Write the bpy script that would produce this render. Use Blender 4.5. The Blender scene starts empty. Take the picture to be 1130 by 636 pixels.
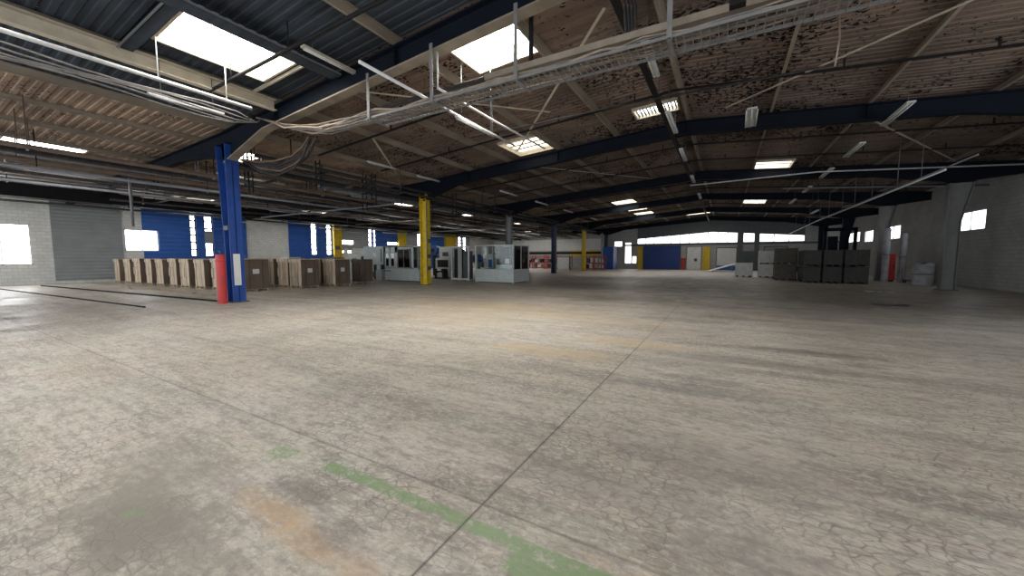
import bpy, math, random
from mathutils import Vector, Matrix
C = bpy.context.scene.collection
PI = math.pi
ORD = ['first','second','third','fourth','fifth','sixth','seventh','eighth','ninth','tenth','eleventh','twelfth','thirteenth','fourteenth','fifteenth','sixteenth']

# ------------------------------------------------------------------ materials
def newmat(name):
    m = bpy.data.materials.new(name); m.use_nodes = True
    nt = m.node_tree; nt.nodes.clear()
    out = nt.nodes.new('ShaderNodeOutputMaterial')
    b = nt.nodes.new('ShaderNodeBsdfPrincipled')
    nt.links.new(b.outputs[0], out.inputs[0])
    return m, nt, b, out

class NT:
    """tiny node-writing helper"""
    def __init__(s, nt): s.nt = nt
    def _in(s, sock, v):
        if v is None: return
        if hasattr(v, 'is_linked') or isinstance(v, bpy.types.NodeSocket): s.nt.links.new(v, sock)
        else: sock.default_value = v
    def pos(s):
        return s.nt.nodes.new('ShaderNodeTexCoord').outputs['Object']
    def math(s, op, a, b=None, c=None, clamp=False):
        n = s.nt.nodes.new('ShaderNodeMath'); n.operation = op; n.use_clamp = clamp
        s._in(n.inputs[0], a); s._in(n.inputs[1], b)
        if c is not None: s._in(n.inputs[2], c)
        return n.outputs[0]
    def mapping(s, v, scale=(1,1,1), loc=(0,0,0), rot=(0,0,0)):
        n = s.nt.nodes.new('ShaderNodeMapping'); s._in(n.inputs[0], v)
        n.inputs['Scale'].default_value = scale; n.inputs['Location'].default_value = loc; n.inputs['Rotation'].default_value = rot
        return n.outputs[0]
    def noise(s, v, scale, detail=4, rough=.55, dist=0, out=0):
        n = s.nt.nodes.new('ShaderNodeTexNoise'); s._in(n.inputs['Vector'], v)
        n.inputs['Scale'].default_value = scale; n.inputs['Detail'].default_value = detail
        n.inputs['Roughness'].default_value = rough; n.inputs['Distortion'].default_value = dist
        return n.outputs[out]
    def voro(s, v, scale, feature='DISTANCE_TO_EDGE', out='Distance', dims='3D'):
        n = s.nt.nodes.new('ShaderNodeTexVoronoi'); n.voronoi_dimensions = dims; n.feature = feature; s._in(n.inputs['Vector'], v)
        n.inputs['Scale'].default_value = scale
        return n.outputs[out]
    def ss(s, v, a, b, lo=0., hi=1.):
        n = s.nt.nodes.new('ShaderNodeMapRange'); n.interpolation_type = 'SMOOTHSTEP'
        s._in(n.inputs[0], v); n.inputs[1].default_value = a; n.inputs[2].default_value = b
        n.inputs[3].default_value = lo; n.inputs[4].default_value = hi
        return n.outputs[0]
    def mix(s, f, a, b, mode='MIX'):
        n = s.nt.nodes.new('ShaderNodeMix'); n.data_type = 'RGBA'; n.blend_type = mode
        s._in(n.inputs[0], f); s._in(n.inputs[6], a); s._in(n.inputs[7], b)
        return n.outputs[2]
    def sep(s, v):
        n = s.nt.nodes.new('ShaderNodeSeparateXYZ'); s._in(n.inputs[0], v); return n.outputs
    def bump(s, h, strength=.3, dist=.01):
        n = s.nt.nodes.new('ShaderNodeBump'); s._in(n.inputs['Height'], h)
        n.inputs['Strength'].default_value = strength; n.inputs['Distance'].default_value = dist
        return n.outputs[0]
    def vadd(s, a, b, sc):
        n = s.nt.nodes.new('ShaderNodeVectorMath'); n.operation = 'MULTIPLY_ADD'
        s._in(n.inputs[0], b); n.inputs[1].default_value = (sc,sc,sc); s._in(n.inputs[2], a)
        return n.outputs[0]

def c4(c): return (c[0], c[1], c[2], 1)
def mat(name, col, rough=.6, metal=0., wear=None, amt=.35, scale=3., col2=None, stretch=(1,1,1), spec=.4):
    """painted / worn surface: base colour broken up by two noises; optional wear colour in patches"""
    m, nt, b, out = newmat(name); N = NT(nt); p = N.mapping(N.pos(), stretch)
    n1 = N.noise(p, scale, 5)
    c2 = col2 or tuple(x*.62 for x in col)
    c = N.mix(N.ss(n1, .35, .7, 0, amt*1.6 if amt < .6 else 1), c4(col), c4(c2))
    if wear:
        n2 = N.noise(p, scale*2.3, 6, .65)
        c = N.mix(N.ss(n2, .56, .64), c, c4(wear))
    nt.links.new(c, b.inputs['Base Color'])
    b.inputs['Roughness'].default_value = rough; b.inputs['Metallic'].default_value = metal; b.inputs['Specular IOR Level'].default_value = spec
    return m
def emit(name, col, s):
    m = bpy.data.materials.new(name); m.use_nodes = True; nt = m.node_tree; nt.nodes.clear()
    o = nt.nodes.new('ShaderNodeOutputMaterial'); e = nt.nodes.new('ShaderNodeEmission')
    e.inputs[0].default_value = c4(col); e.inputs[1].default_value = s; nt.links.new(e.outputs[0], o.inputs[0])
    return m
def glass(name, tint=(.85,.9,.9), gl=.12):
    m = bpy.data.materials.new(name); m.use_nodes = True; nt = m.node_tree; nt.nodes.clear()
    o = nt.nodes.new('ShaderNodeOutputMaterial'); t = nt.nodes.new('ShaderNodeBsdfTransparent'); g = nt.nodes.new('ShaderNodeBsdfGlossy')
    mx = nt.nodes.new('ShaderNodeMixShader'); t.inputs[0].default_value = c4(tint); g.inputs['Roughness'].default_value = .05
    mx.inputs[0].default_value = gl
    nt.links.new(t.outputs[0], mx.inputs[1]); nt.links.new(g.outputs[0], mx.inputs[2]); nt.links.new(mx.outputs[0], o.inputs[0])
    return m

M = {}
M['blue'] = mat('blue_paint', (.012,.055,.25), .45, amt=.4, scale=2)
M['navy'] = mat('navy_beam_paint', (.0035,.006,.012), .75, amt=.4, scale=1.5, spec=.15)
M['blueD'] = mat('dark_blue_paint', (.010,.020,.062), .5, amt=.4)
M['yellow'] = mat('yellow_paint', (.6,.42,.012), .5, wear=(.3,.2,.03), amt=.3)
M['red'] = mat('red_paint', (.42,.022,.02), .45, wear=(.3,.03,.03))
M['tan'] = mat('tan_purlin_paint', (.25,.205,.155), .6, amt=.5, scale=2, stretch=(1,.4,1))
M['tanL'] = mat('beige_purlin_paint', (.50,.44,.34), .6, amt=.3)
M['darksteel'] = mat('dark_steel', (.012,.011,.011), .7, spec=.15)
M['pipe'] = mat('dark_pipe', (.022,.019,.019), .65, wear=(.07,.045,.03), spec=.2)
M['rust'] = mat('brown_pipe', (.10,.065,.045), .7, amt=.5)
M['greypipe'] = mat('grey_pipe', (.145,.15,.16), .5, amt=.3)
M['galv'] = mat('galvanised', (.19,.185,.18), .5, .2, amt=.3)
M['white'] = mat('white_paint', (.62,.62,.6), .5, amt=.2)
M['conduit'] = mat('white_conduit', (.55,.54,.53), .45, amt=.2)
M['grey'] = mat('grey_machine_paint', (.42,.455,.44), .45, amt=.2)
M['greyD'] = mat('dark_grey_paint', (.08,.085,.09), .5)
M['black'] = mat('black_rubber', (.012,.012,.013), .6)
M['block'] = None
M['card'] = mat('tan_cardboard', (.54,.43,.315), .8, amt=.45, scale=2.5, stretch=(3,3,.6))
M['cardD'] = mat('brown_cardboard', (.14,.10,.075), .8, amt=.4, scale=1.5)
M['wood'] = mat('pallet_wood', (.42,.33,.22), .8, amt=.5)
M['label'] = mat('white_label', (.6,.6,.58), .6, amt=.1)
M['crate'] = mat('dark_grey_crate', (.052,.052,.045), .75, amt=.5, scale=4)
M['rollgrey'] = mat('greyed_white_wrap', (.36,.36,.37), .7, amt=.5)  # white wrap toned down to grey
M['crateB'] = mat('brown_crate', (.085,.07,.055), .7, amt=.5, scale=4)
M['crateW'] = mat('pale_crate', (.60,.59,.55), .6, amt=.3)
M['machblue'] = mat('machine_blue', (.02,.09,.35), .4)
M['glass'] = glass('machine_glass', gl=.015)
M['glassD'] = glass('dark_machine_glass', (.28,.27,.27), .04)
M['louvre'] = mat('white_louvre', (.5,.5,.48), .5)
M['copper'] = mat('brown_roll', (.16,.085,.06), .6, amt=.5)
M['orange'] = mat('orange_rack', (.5,.1,.03), .6)
M['cable'] = mat('cable_grey', (.20,.185,.175), .6, amt=.6)
M['cableB'] = mat('cable_tan', (.28,.22,.165), .6, amt=.6)
SKY_S = 13.0
M['sky'] = emit('daylit_glazing', (1,.985,.95), SKY_S)
M['skyO'] = emit('brighter_glazing', (1,.98,.94), 24.)  # big near rooflight, emission set to balance the floor light
M['skyN'] = emit('brightest_glazing', (1,.98,.93), 72.)  # second rooflight, emission raised to throw a light pool on the floor
M['skyc'] = emit('cream_daylit_glazing', (1,.93,.76), 3.2)
M['winF'] = emit('far_daylit_window', (.93,.96,1), 3.0)
M['win'] = emit('daylit_window', (.93,.96,1), 11.0)

def corrugated_panel_mat(name, col, pitch, axis='X', amt=.3):
    m, nt, b, out = newmat(name); N = NT(nt); p = N.pos(); s = N.sep(p)
    w = N.math('PINGPONG', s['XYZ'.index(axis)], pitch/2)
    h = N.ss(w, pitch*.1, pitch*.4)
    n1 = N.noise(p, 1.2, 5)
    c = N.mix(N.ss(n1, .35, .7, 0, amt), c4(col), c4(tuple(x*.6 for x in col)))
    nt.links.new(c, b.inputs['Base Color']); b.inputs['Roughness'].default_value = .5
    nt.links.new(N.bump(h, .8, .03), b.inputs['Normal'])
    return m
M['bluepanel'] = corrugated_panel_mat('blue_cladding', (.014,.085,.34), .3, 'Z')
M['bluedoor'] = corrugated_panel_mat('blue_door_slats', (.010,.042,.20), .25, 'Z')
M['greypanel'] = corrugated_panel_mat('grey_cladding', (.23,.245,.25), .22, 'Z')
def block_mat(name, col, mort):
    m, nt, b, out = newmat(name); N = NT(nt); p = N.pos(); s = N.sep(p)
    br = nt.nodes.new('ShaderNodeTexBrick')
    cb = nt.nodes.new('ShaderNodeCombineXYZ'); nt.links.new(N.math('ADD', s[0], s[1]), cb.inputs[0]); nt.links.new(s[2], cb.inputs[1])
    nt.links.new(cb.outputs[0], br.inputs[0]); br.inputs['Scale'].default_value = 1
    br.inputs['Brick Width'].default_value = .4; br.inputs['Row Height'].default_value = .2; br.inputs['Mortar Size'].default_value = .012
    br.inputs['Color1'].default_value = c4(col); br.inputs['Color2'].default_value = c4(tuple(x*.88 for x in col)); br.inputs['Mortar'].default_value = c4(mort)
    c = N.mix(N.ss(N.noise(p, .8, 5), .4, .7, 0, .35), br.outputs[0], c4(tuple(x*.55 for x in col)))
    nt.links.new(c, b.inputs['Base Color']); b.inputs['Roughness'].default_value = .85
    return m
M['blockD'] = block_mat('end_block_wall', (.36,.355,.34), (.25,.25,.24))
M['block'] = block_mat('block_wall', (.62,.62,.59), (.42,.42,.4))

def deck_mat(name, col, col2, flake, famt):
    """steel deck: corrugation is in the mesh; old paint flakes off in dark flecks"""
    m, nt, b, out = newmat(name); N = NT(nt); p = N.pos()
    big = N.noise(p, .22, 3)
    c = N.mix(N.ss(N.noise(p, .5, 4), .35, .68), c4(col), c4(col2))
    st = N.mapping(p, (.45,4.2,1))
    c = N.mix(N.ss(N.noise(st, 1.0, 3), .45, .65, 0, .5), c, c4(tuple(x*.45 for x in col)))
    q = N.mapping(p, (1.0,1.5,1))
    f = N.noise(q, 8.0, 3, .55)
    thr = N.ss(big, .40, .62, .62, .50)
    mask = N.ss(N.math('SUBTRACT', f, thr), 0, .03)
    region = N.ss(N.noise(p, .9, 3), .36, .50, 0, famt)
    c = N.mix(N.math('MULTIPLY', mask, region), c, c4(flake))
    nt.links.new(c, b.inputs['Base Color']); b.inputs['Roughness'].default_value = .95; b.inputs['Specular IOR Level'].default_value = .1
    return m
M['deck'] = deck_mat('brown_flaking_deck', (.20,.146,.116), (.125,.096,.082), (.008,.007,.007), 1.)
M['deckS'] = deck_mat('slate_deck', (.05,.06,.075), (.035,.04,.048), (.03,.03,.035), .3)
M['deckL'] = deck_mat('tan_brown_deck', (.40,.29,.21), (.22,.16,.12), (.012,.01,.01), .8)

def floor_mat():
    m, nt, b, out = newmat('worn_concrete'); N = NT(nt); p = N.pos(); s = N.sep(p)
    X, Y = s[0], s[1]
    warp = N.vadd(p, N.noise(p, 1.6, 3, out=1), .35)
    # tone patches
    c = N.mix(N.ss(N.noise(p, .35, 5, .6), .32, .68), c4((.47,.395,.305)), c4((.53,.475,.405)))
    c = N.mix(N.ss(N.noise(warp, 1.1, 6, .65), .45, .66, 0, .65), c, c4((.30,.26,.215)))
    c = N.mix(N.ss(N.noise(N.mapping(p, loc=(7,3,0)), 2.4, 5, .65), .52, .68, 0, .5), c, c4((.60,.55,.49)))
    # long wheel streaks across the hall
    st = N.mapping(p, (.22,2.0,1), rot=(0,0,.12))
    c = N.mix(N.ss(N.noise(st, 1.0, 6, .62, .4), .48, .66, 0, .65), c, c4((.20,.175,.15)))
    st2 = N.mapping(p, (.3,2.6,1), loc=(3,9,0), rot=(0,0,-.1))
    c = N.mix(N.ss(N.noise(st2, .8, 5, .6, .3), .50, .66, 0, .65), c, c4((.62,.56,.48)))
    # pale short scuffs
    sc = N.mapping(p, (1.2,6,1), rot=(0,0,-.25))
    c = N.mix(N.ss(N.noise(sc, 2.2, 5, .7), .58, .72, 0, .45), c, c4((.55,.52,.48)))
    # faint mineral tints
    c = N.mix(N.ss(N.noise(N.mapping(p, (.6,1.4,1), loc=(1,8,0)), 1.3, 5, .7), .50, .62, 0, .35), c, c4((.44,.46,.36)))
    c = N.mix(N.ss(N.noise(N.mapping(p, (.6,1.4,1), loc=(6,2,0)), 1.7, 5, .7), .52, .64, 0, .35), c, c4((.52,.43,.40)))
    # crazed surface: fine cell cracks, strongest where worn
    w2 = N.vadd(p, N.noise(p, 9, 3, out=1), .05)
    w2m = N.mapping(w2, (.8,1.35,0))
    d1 = N.voro(w2m, 13, dims='2D'); d2 = N.voro(N.mapping(w2, (1,1,0), loc=(3,1,0)), 3.0, dims='2D')
    cr1 = N.ss(d1, .0, .13, 1, 0); cr2 = N.ss(d2, .0, .018, 1, 0)
    reg = N.ss(N.noise(N.mapping(p, loc=(2,5,0)), .7, 4), .38, .60, .08, 1.0)
    frag = N.ss(N.noise(p, 5, 3), .34, .52)
    crack = N.math('MAXIMUM', N.math('MULTIPLY', N.math('MULTIPLY', cr1, frag), N.math('MULTIPLY', reg, .55)), N.math('MULTIPLY', N.math('MULTIPLY', cr2, frag), N.math('MULTIPLY', reg, .45)))
    hf = N.noise(N.mapping(p, (1,1.5,1)), 16, 6, .75)
    c = N.mix(N.ss(hf, .49, .62, 0, .6), c, c4((.66,.615,.56)))
    c = N.mix(N.ss(N.noise(N.mapping(p, (1,1.6,1), loc=(4,4,0)), 11, 6, .75), .49, .63, 0, .5), c, c4((.24,.205,.17)))
    hs = N.noise(N.mapping(p, (1.2,6,1), loc=(2,7,0), rot=(0,0,.2)), 4, 6, .75)
    c = N.mix(N.ss(hs, .50, .64, 0, .6), c, c4((.60,.56,.51)))
    hs2 = N.noise(N.mapping(p, (.9,5,1), loc=(8,2,0), rot=(0,0,.05)), 2.2, 6, .75)
    c = N.mix(N.ss(hs2, .50, .66, 0, .55), c, c4((.24,.21,.18)))
    md = N.noise(N.mapping(p, (1,1.8,1), loc=(9,1,0)), 4.5, 6, .7)
    c = N.mix(N.ss(md, .50, .64, 0, .55), c, c4((.24,.215,.19)))
    c = N.mix(crack, c, c4((.13,.115,.10)))
    # colour stains and broad darker patches with a shape of their own
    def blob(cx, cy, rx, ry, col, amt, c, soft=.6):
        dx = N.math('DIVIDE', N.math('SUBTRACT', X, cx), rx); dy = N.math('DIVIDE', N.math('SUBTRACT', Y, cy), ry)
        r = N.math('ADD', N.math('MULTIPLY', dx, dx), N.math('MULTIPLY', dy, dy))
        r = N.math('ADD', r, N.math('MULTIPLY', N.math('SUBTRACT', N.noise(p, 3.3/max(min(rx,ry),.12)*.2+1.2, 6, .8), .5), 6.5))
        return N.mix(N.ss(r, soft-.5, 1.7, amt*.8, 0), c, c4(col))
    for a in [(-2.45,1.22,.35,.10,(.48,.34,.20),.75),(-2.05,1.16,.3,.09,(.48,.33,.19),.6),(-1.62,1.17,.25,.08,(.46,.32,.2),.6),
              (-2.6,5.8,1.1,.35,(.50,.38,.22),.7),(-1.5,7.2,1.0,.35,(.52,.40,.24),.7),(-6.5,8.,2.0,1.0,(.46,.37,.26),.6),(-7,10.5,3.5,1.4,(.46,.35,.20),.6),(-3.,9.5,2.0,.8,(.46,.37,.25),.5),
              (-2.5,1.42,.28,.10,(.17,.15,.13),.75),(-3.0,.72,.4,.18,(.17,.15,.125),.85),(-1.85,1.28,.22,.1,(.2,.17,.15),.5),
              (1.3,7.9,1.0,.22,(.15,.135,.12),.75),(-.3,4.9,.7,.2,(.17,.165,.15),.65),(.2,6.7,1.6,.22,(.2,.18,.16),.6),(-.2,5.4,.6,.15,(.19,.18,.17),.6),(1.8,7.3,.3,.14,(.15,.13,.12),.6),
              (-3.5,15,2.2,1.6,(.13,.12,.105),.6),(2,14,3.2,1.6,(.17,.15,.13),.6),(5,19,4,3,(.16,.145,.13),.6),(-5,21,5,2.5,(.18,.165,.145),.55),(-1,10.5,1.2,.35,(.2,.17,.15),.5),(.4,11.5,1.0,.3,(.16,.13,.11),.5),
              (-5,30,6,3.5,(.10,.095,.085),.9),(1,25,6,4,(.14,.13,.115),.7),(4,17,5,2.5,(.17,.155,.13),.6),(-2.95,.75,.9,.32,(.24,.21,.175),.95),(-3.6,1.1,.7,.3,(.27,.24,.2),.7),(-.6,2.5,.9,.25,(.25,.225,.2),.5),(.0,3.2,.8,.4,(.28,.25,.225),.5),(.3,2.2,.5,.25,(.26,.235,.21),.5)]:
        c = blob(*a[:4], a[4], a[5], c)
    # green painted lines, partly rubbed off
    gn = N.noise(p, 9, 6, .8)
    wob = N.math('MULTIPLY', N.math('SUBTRACT', N.noise(p, 2.5, 4), .5), .12)
    def gline(v, ctr, hw, u, u0, u1, thr):
        a = N.ss(N.math('ABSOLUTE', N.math('SUBTRACT', N.math('ADD', v, wob), ctr)), hw*.8, hw*1.2, 1, 0)
        e = N.math('MULTIPLY', N.ss(u, u0-.03, u0+.03), N.ss(u, u1-.03, u1+.03, 1, 0))
        k = N.ss(gn, thr, thr+.16)
        return N.math('MULTIPLY', N.math('MULTIPLY', a, e), k)
    g = gline(Y, 1.73, .055, X, -2.62, -.15, .36)
    g = N.math('MAXIMUM', g, gline(Y, 1.66, .07, X, -3.25, -2.98, .40))
    g = N.math('MAXIMUM', g, gline(Y, 1.64, .10, X, -.95, -.62, .34))
    g = N.math('MAXIMUM', g, gline(X, -3.13, .07, Y, 1.5, 1.75, .46))
    g = N.math('MAXIMUM', g, gline(X, -3.17, .05, Y, .70, .86, .42))
    c = N.mix(N.math('MULTIPLY', g, .82), c, c4((.21,.31,.15)))
    # sawn joints between slabs
    j1 = N.ss(N.math('ABSOLUTE', N.math('ADD', X, 1.31)), .002, .006, .9, 0)
    j1 = N.math('MULTIPLY', j1, N.ss(Y, 6.5, 9, 1, .35))
    jw = N.math('ADD', Y, N.math('MULTIPLY', N.math('SUBTRACT', N.noise(p, 6, 3), .5), .02))
    j2 = N.ss(N.math('ABSOLUTE', N.math('SUBTRACT', jw, 1.925)), .001, .008, .5, 0)
    j2 = N.math('MULTIPLY', j2, N.ss(X, -.9, .6, 1, .2))
    j3 = N.ss(N.math('PINGPONG', N.math('ADD', X, 7.31), 3.0), .006, .02, .35, 0)
    j4 = N.ss(N.math('PINGPONG', N.math('ADD', Y, 4.075), 3.0), .006, .02, .3, 0)
    jj = N.math('MAXIMUM', N.math('MAXIMUM', j1, j2), N.math('MAXIMUM', j3, j4))
    c = N.mix(jj, c, c4((.07,.06,.055)))
    nt.links.new(c, b.inputs['Base Color'])
    nt.links.new(N.ss(N.noise(p, .9, 4), .35, .65, .42, .62), b.inputs['Roughness'])
    b.inputs['Specular IOR Level'].default_value = .35
    h = N.math('SUBTRACT', N.math('MULTIPLY', N.noise(p, 14, 5, .7), .5), N.math('ADD', crack, jj))
    nt.links.new(N.bump(h, .35, .006), b.inputs['Normal'])
    return m
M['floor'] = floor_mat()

# ------------------------------------------------------------------ mesh builder
class MB:
    def __init__(s): s.v=[]; s.f=[]; s.mi=[]; s.sm=[]; s.cur=0
    def add(s, vs, fs, smooth=False):
        o=len(s.v); s.v += [tuple(v) for v in vs]; s.f += [tuple(i+o for i in f) for f in fs]
        s.mi += [s.cur]*len(fs); s.sm += [smooth]*len(fs); return s
    def box(s, x0,x1,y0,y1,z0,z1):
        return s.add([(x0,y0,z0),(x1,y0,z0),(x1,y1,z0),(x0,y1,z0),(x0,y0,z1),(x1,y0,z1),(x1,y1,z1),(x0,y1,z1)],
                     [(0,3,2,1),(4,5,6,7),(0,1,5,4),(1,2,6,5),(2,3,7,6),(3,0,4,7)])
    def beam(s, a, b, w, h, up=(0,0,1)):
        """rectangular bar a->b, w sideways, h along up"""
        a=Vector(a); b=Vector(b); d=(b-a).normalized(); u=Vector(up)
        r=d.cross(u)
        if r.length<1e-4: r=Vector((1,0,0))
        r.normalize(); u=r.cross(d).normalized()
        vs=[]
        for p in (a,b):
            for sx,sz in ((-1,-1),(1,-1),(1,1),(-1,1)): vs.append(p+r*sx*w/2+u*sz*h/2)
        return s.add(vs, [(0,1,2,3),(7,6,5,4),(0,4,5,1),(1,5,6,2),(2,6,7,3),(3,7,4,0)])
    def tube(s, pts, r, n=8, cap=True):
        pts=[Vector(p) for p in pts]; rings=[]; 
        for i,p in enumerate(pts):
            d=(pts[min(i+1,len(pts)-1)]-pts[max(i-1,0)]).normalized()
            u=Vector((0,0,1)) if abs(d.z)<.9 else Vector((1,0,0))
            a=d.cross(u).normalized(); b=a.cross(d)
            rr = r[i] if isinstance(r,(list,tuple)) else r
            rings.append([p+a*rr*math.cos(2*PI*k/n)+b*rr*math.sin(2*PI*k/n) for k in range(n)])
        vs=[v for g in rings for v in g]; fs=[]
        for i in range(len(pts)-1):
            for k in range(n):
                k2=(k+1)%n; fs.append((i*n+k,i*n+k2,(i+1)*n+k2,(i+1)*n+k))
        s.add(vs,fs,True)
        if cap:
            o=len(s.v)-len(vs); s.f.append(tuple(o+k for k in reversed(range(n)))); s.mi.append(s.cur); s.sm.append(False)
            e=o+(len(pts)-1)*n; s.f.append(tuple(e+k for k in range(n))); s.mi.append(s.cur); s.sm.append(False)
        return s
    def prism(s, poly, axis, a, b):
        """extrude a 2D polygon along axis from a to b; poly in the other two coordinates (in xyz order)"""
        def P(q,t):
            return {'x':(t,q[0],q[1]),'y':(q[0],t,q[1]),'z':(q[0],q[1],t)}[axis]
        n=len(poly); vs=[P(q,a) for q in poly]+[P(q,b) for q in poly]
        fs=[tuple(range(n)),tuple(reversed(range(n,2*n)))]+[(i,i+n,(i+1)%n+n,(i+1)%n) for i in range(n)]
        return s.add(vs,fs)
    def build(s, name, ms, parent=None, bevel=0, local=False):
        me=bpy.data.meshes.new(name)
        off=Vector(parent_world(parent)) if (parent and not local) else Vector((0,0,0))
        me.from_pydata([Vector(v)-off for v in s.v],[],s.f)
        for m in (ms if isinstance(ms,(list,tuple)) else [ms]): me.materials.append(M[m])
        me.polygons.foreach_set('material_index', s.mi); me.polygons.foreach_set('use_smooth', s.sm)
        me.update()
        import bmesh
        bm=bmesh.new(); bm.from_mesh(me); bmesh.ops.recalc_face_normals(bm, faces=bm.faces); bm.to_mesh(me); bm.free()
        o=bpy.data.objects.new(name, me); C.objects.link(o)
        if parent: o.parent=parent
        if bevel:
            md=o.modifiers.new('bevel','BEVEL'); md.width=bevel; md.segments=1; md.limit_method='ANGLE'
        return o
def parent_world(p):
    l=Vector((0,0,0))
    while p is not None: l+=p.location; p=p.parent
    return l
def tag(o, label, cat, group=None, kind=None):
    if label: o['label']=label
    if cat: o['category']=cat
    if group: o['group']=group
    if kind: o['kind']=kind
    return o
def thing(name, label, cat, loc=(0,0,0), group=None):
    o=bpy.data.objects.new(name,None); o.empty_display_size=.2; C.objects.link(o); o.location=loc
    return tag(o,label,cat,group)
def struct(name, mb, ms, bevel=0):
    o=mb.build(name, ms, bevel=bevel); o['kind']='structure'; return o
def kids(o): return [c for c in bpy.data.objects if c.parent is o]
def dup(root, loc, rz=0, label=None, scale=None):
    r=root.copy(); C.objects.link(r); r.location=loc; r.rotation_euler=(0,0,rz)
    if scale: r.scale=scale
    if label: r['label']=label
    for ch in kids(root):
        c=ch.copy(); C.objects.link(c); c.parent=r
        for g in kids(ch):
            d=g.copy(); C.objects.link(d); d.parent=c
    return r

# ------------------------------------------------------------------ layout constants (metres)
XL, XC, XR, XW = -36.0, -15.6, 9.7, 12.0      # left wall, column row, right column row, right wall
RID = -1.6
FR = [6.9, 17.0, 27.0, 36.4, 46.0, 56.2]      # frame positions down the hall
YB, YF = 57.0, -9.0
def deck(x):
    if x < XC: return 6.25 - .034*(XC-x)
    return 7.30 - .075*abs(x-RID)

# ------------------------------------------------------------------ setting
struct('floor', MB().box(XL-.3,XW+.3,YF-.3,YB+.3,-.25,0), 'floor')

SKYL = [  # skylights x0,x1,y0,y1, material, bars
 (-11.25,-9.55,3.7,5.95,'skyO',0),(-6.25,-4.42,7.85,9.2,'skyN',0),(-9.0,-7.2,14.7,16.75,'skyc',3),(1.35,3.05,25.6,28.0+.2,'skyc',1),
 (-9.15,-7.3,34.3,36.2,'sky',0),(-9.15,-7.3,39.3,41.6,'sky',0),(-9.15,-7.3,44.,45.8,'sky',0),(-4.3,-1.8,50.5,52.5,'sky',0),(1.35,3.05,41.,43.5,'sky',0),(-3.2,-1.75,14.9,15.75,'sky',12),
 (-32.4,-30.6,10.7,12.8,'sky',0),(-32.4,-30.6,19.0,21.2,'sky',0),(-32.4,-30.6,27.2,29.6,'sky',0),(-32.4,-30.6,35.6,38.8,'sky',0),(-32.4,-30.6,45.5,47.8,'sky',0),
 (-19.6,-17.9,8.3,9.3,'sky',0),(-24.5,-22.5,30.2,32.2,'sky',0),(-24.5,-22.5,40.,42.,'sky',0),(-24.5,-22.5,21.6,23.2,'sky',0),
  (-24.5,-22.5,48,51,'sky',0),(-28.5,-26.5,50,53,'sky',0),  # two rooflights added to brighten the far left wall
 # unseen rooflights added over and behind the viewer to light the floor
 (-6.35,-4.42,-1.0,1.0,'sky',0),(-11.95,-9.95,-6.,-4.,'sky',0),(1.35,3.05,-2.,.5,'sky',0),(-11.25,-9.55,-.5,1.4,'sky',0),
 (-24.5,-22.5,3.0,5.0,'sky',0),(-32.4,-30.6,1.,3.,'sky',0),(6.6,8.4,-1.,1.5,'sky',0)]
def build_deck():
    mb=MB(); pitch=.24; d=.02
    # x breaks at every skylight edge, ridge and column row
    def hh(y):
        t=((y-YF)/pitch)%1.0
        return 0 if t<.42 else d*(t-.42)/.08 if t<.5 else d if t<.92 else d*(1-t)/.08
    def strip(x0,x1,y0,y1,mi):
        mb.cur=mi; ys=[y0]; k=math.floor((y0-YF)/pitch)
        while YF+k*pitch<y1:
            for t in (0,.42,.5,.92):
                y=YF+(k+t)*pitch
                if y0+1e-5<y<y1-1e-5: ys.append(y)
            k+=1
        ys.append(y1); vs=[]
        for y in ys: vs += [(x0,y,deck(x0+1e-5)+hh(y)),(x1,y,deck(x1-1e-5)+hh(y))]
        mb.add(vs,[(2*i,2*i+1,2*i+3,2*i+2) for i in range(len(ys)-1)])
    xs=sorted(set([XL-.3,XC,RID,XW+.3,-3.0]+[s[0] for s in SKYL]+[s[1] for s in SKYL]))
    for x0,x1 in zip(xs[:-1],xs[1:]):
        hol=sorted([(s[2],s[3]) for s in SKYL if s[0]<=x0+1e-6 and s[1]>=x1-1e-6])
        cuts=[YF-.3]
        for a,b in hol: cuts+=[a,b]
        cuts.append(YB+.3)
        for i in range(0,len(cuts),2):
            a,b=cuts[i],cuts[i+1]
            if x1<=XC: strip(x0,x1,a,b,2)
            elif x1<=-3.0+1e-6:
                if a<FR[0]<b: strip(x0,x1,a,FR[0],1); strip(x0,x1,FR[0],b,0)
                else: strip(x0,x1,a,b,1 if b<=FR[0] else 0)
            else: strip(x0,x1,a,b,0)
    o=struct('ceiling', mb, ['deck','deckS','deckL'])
build_deck()
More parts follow.
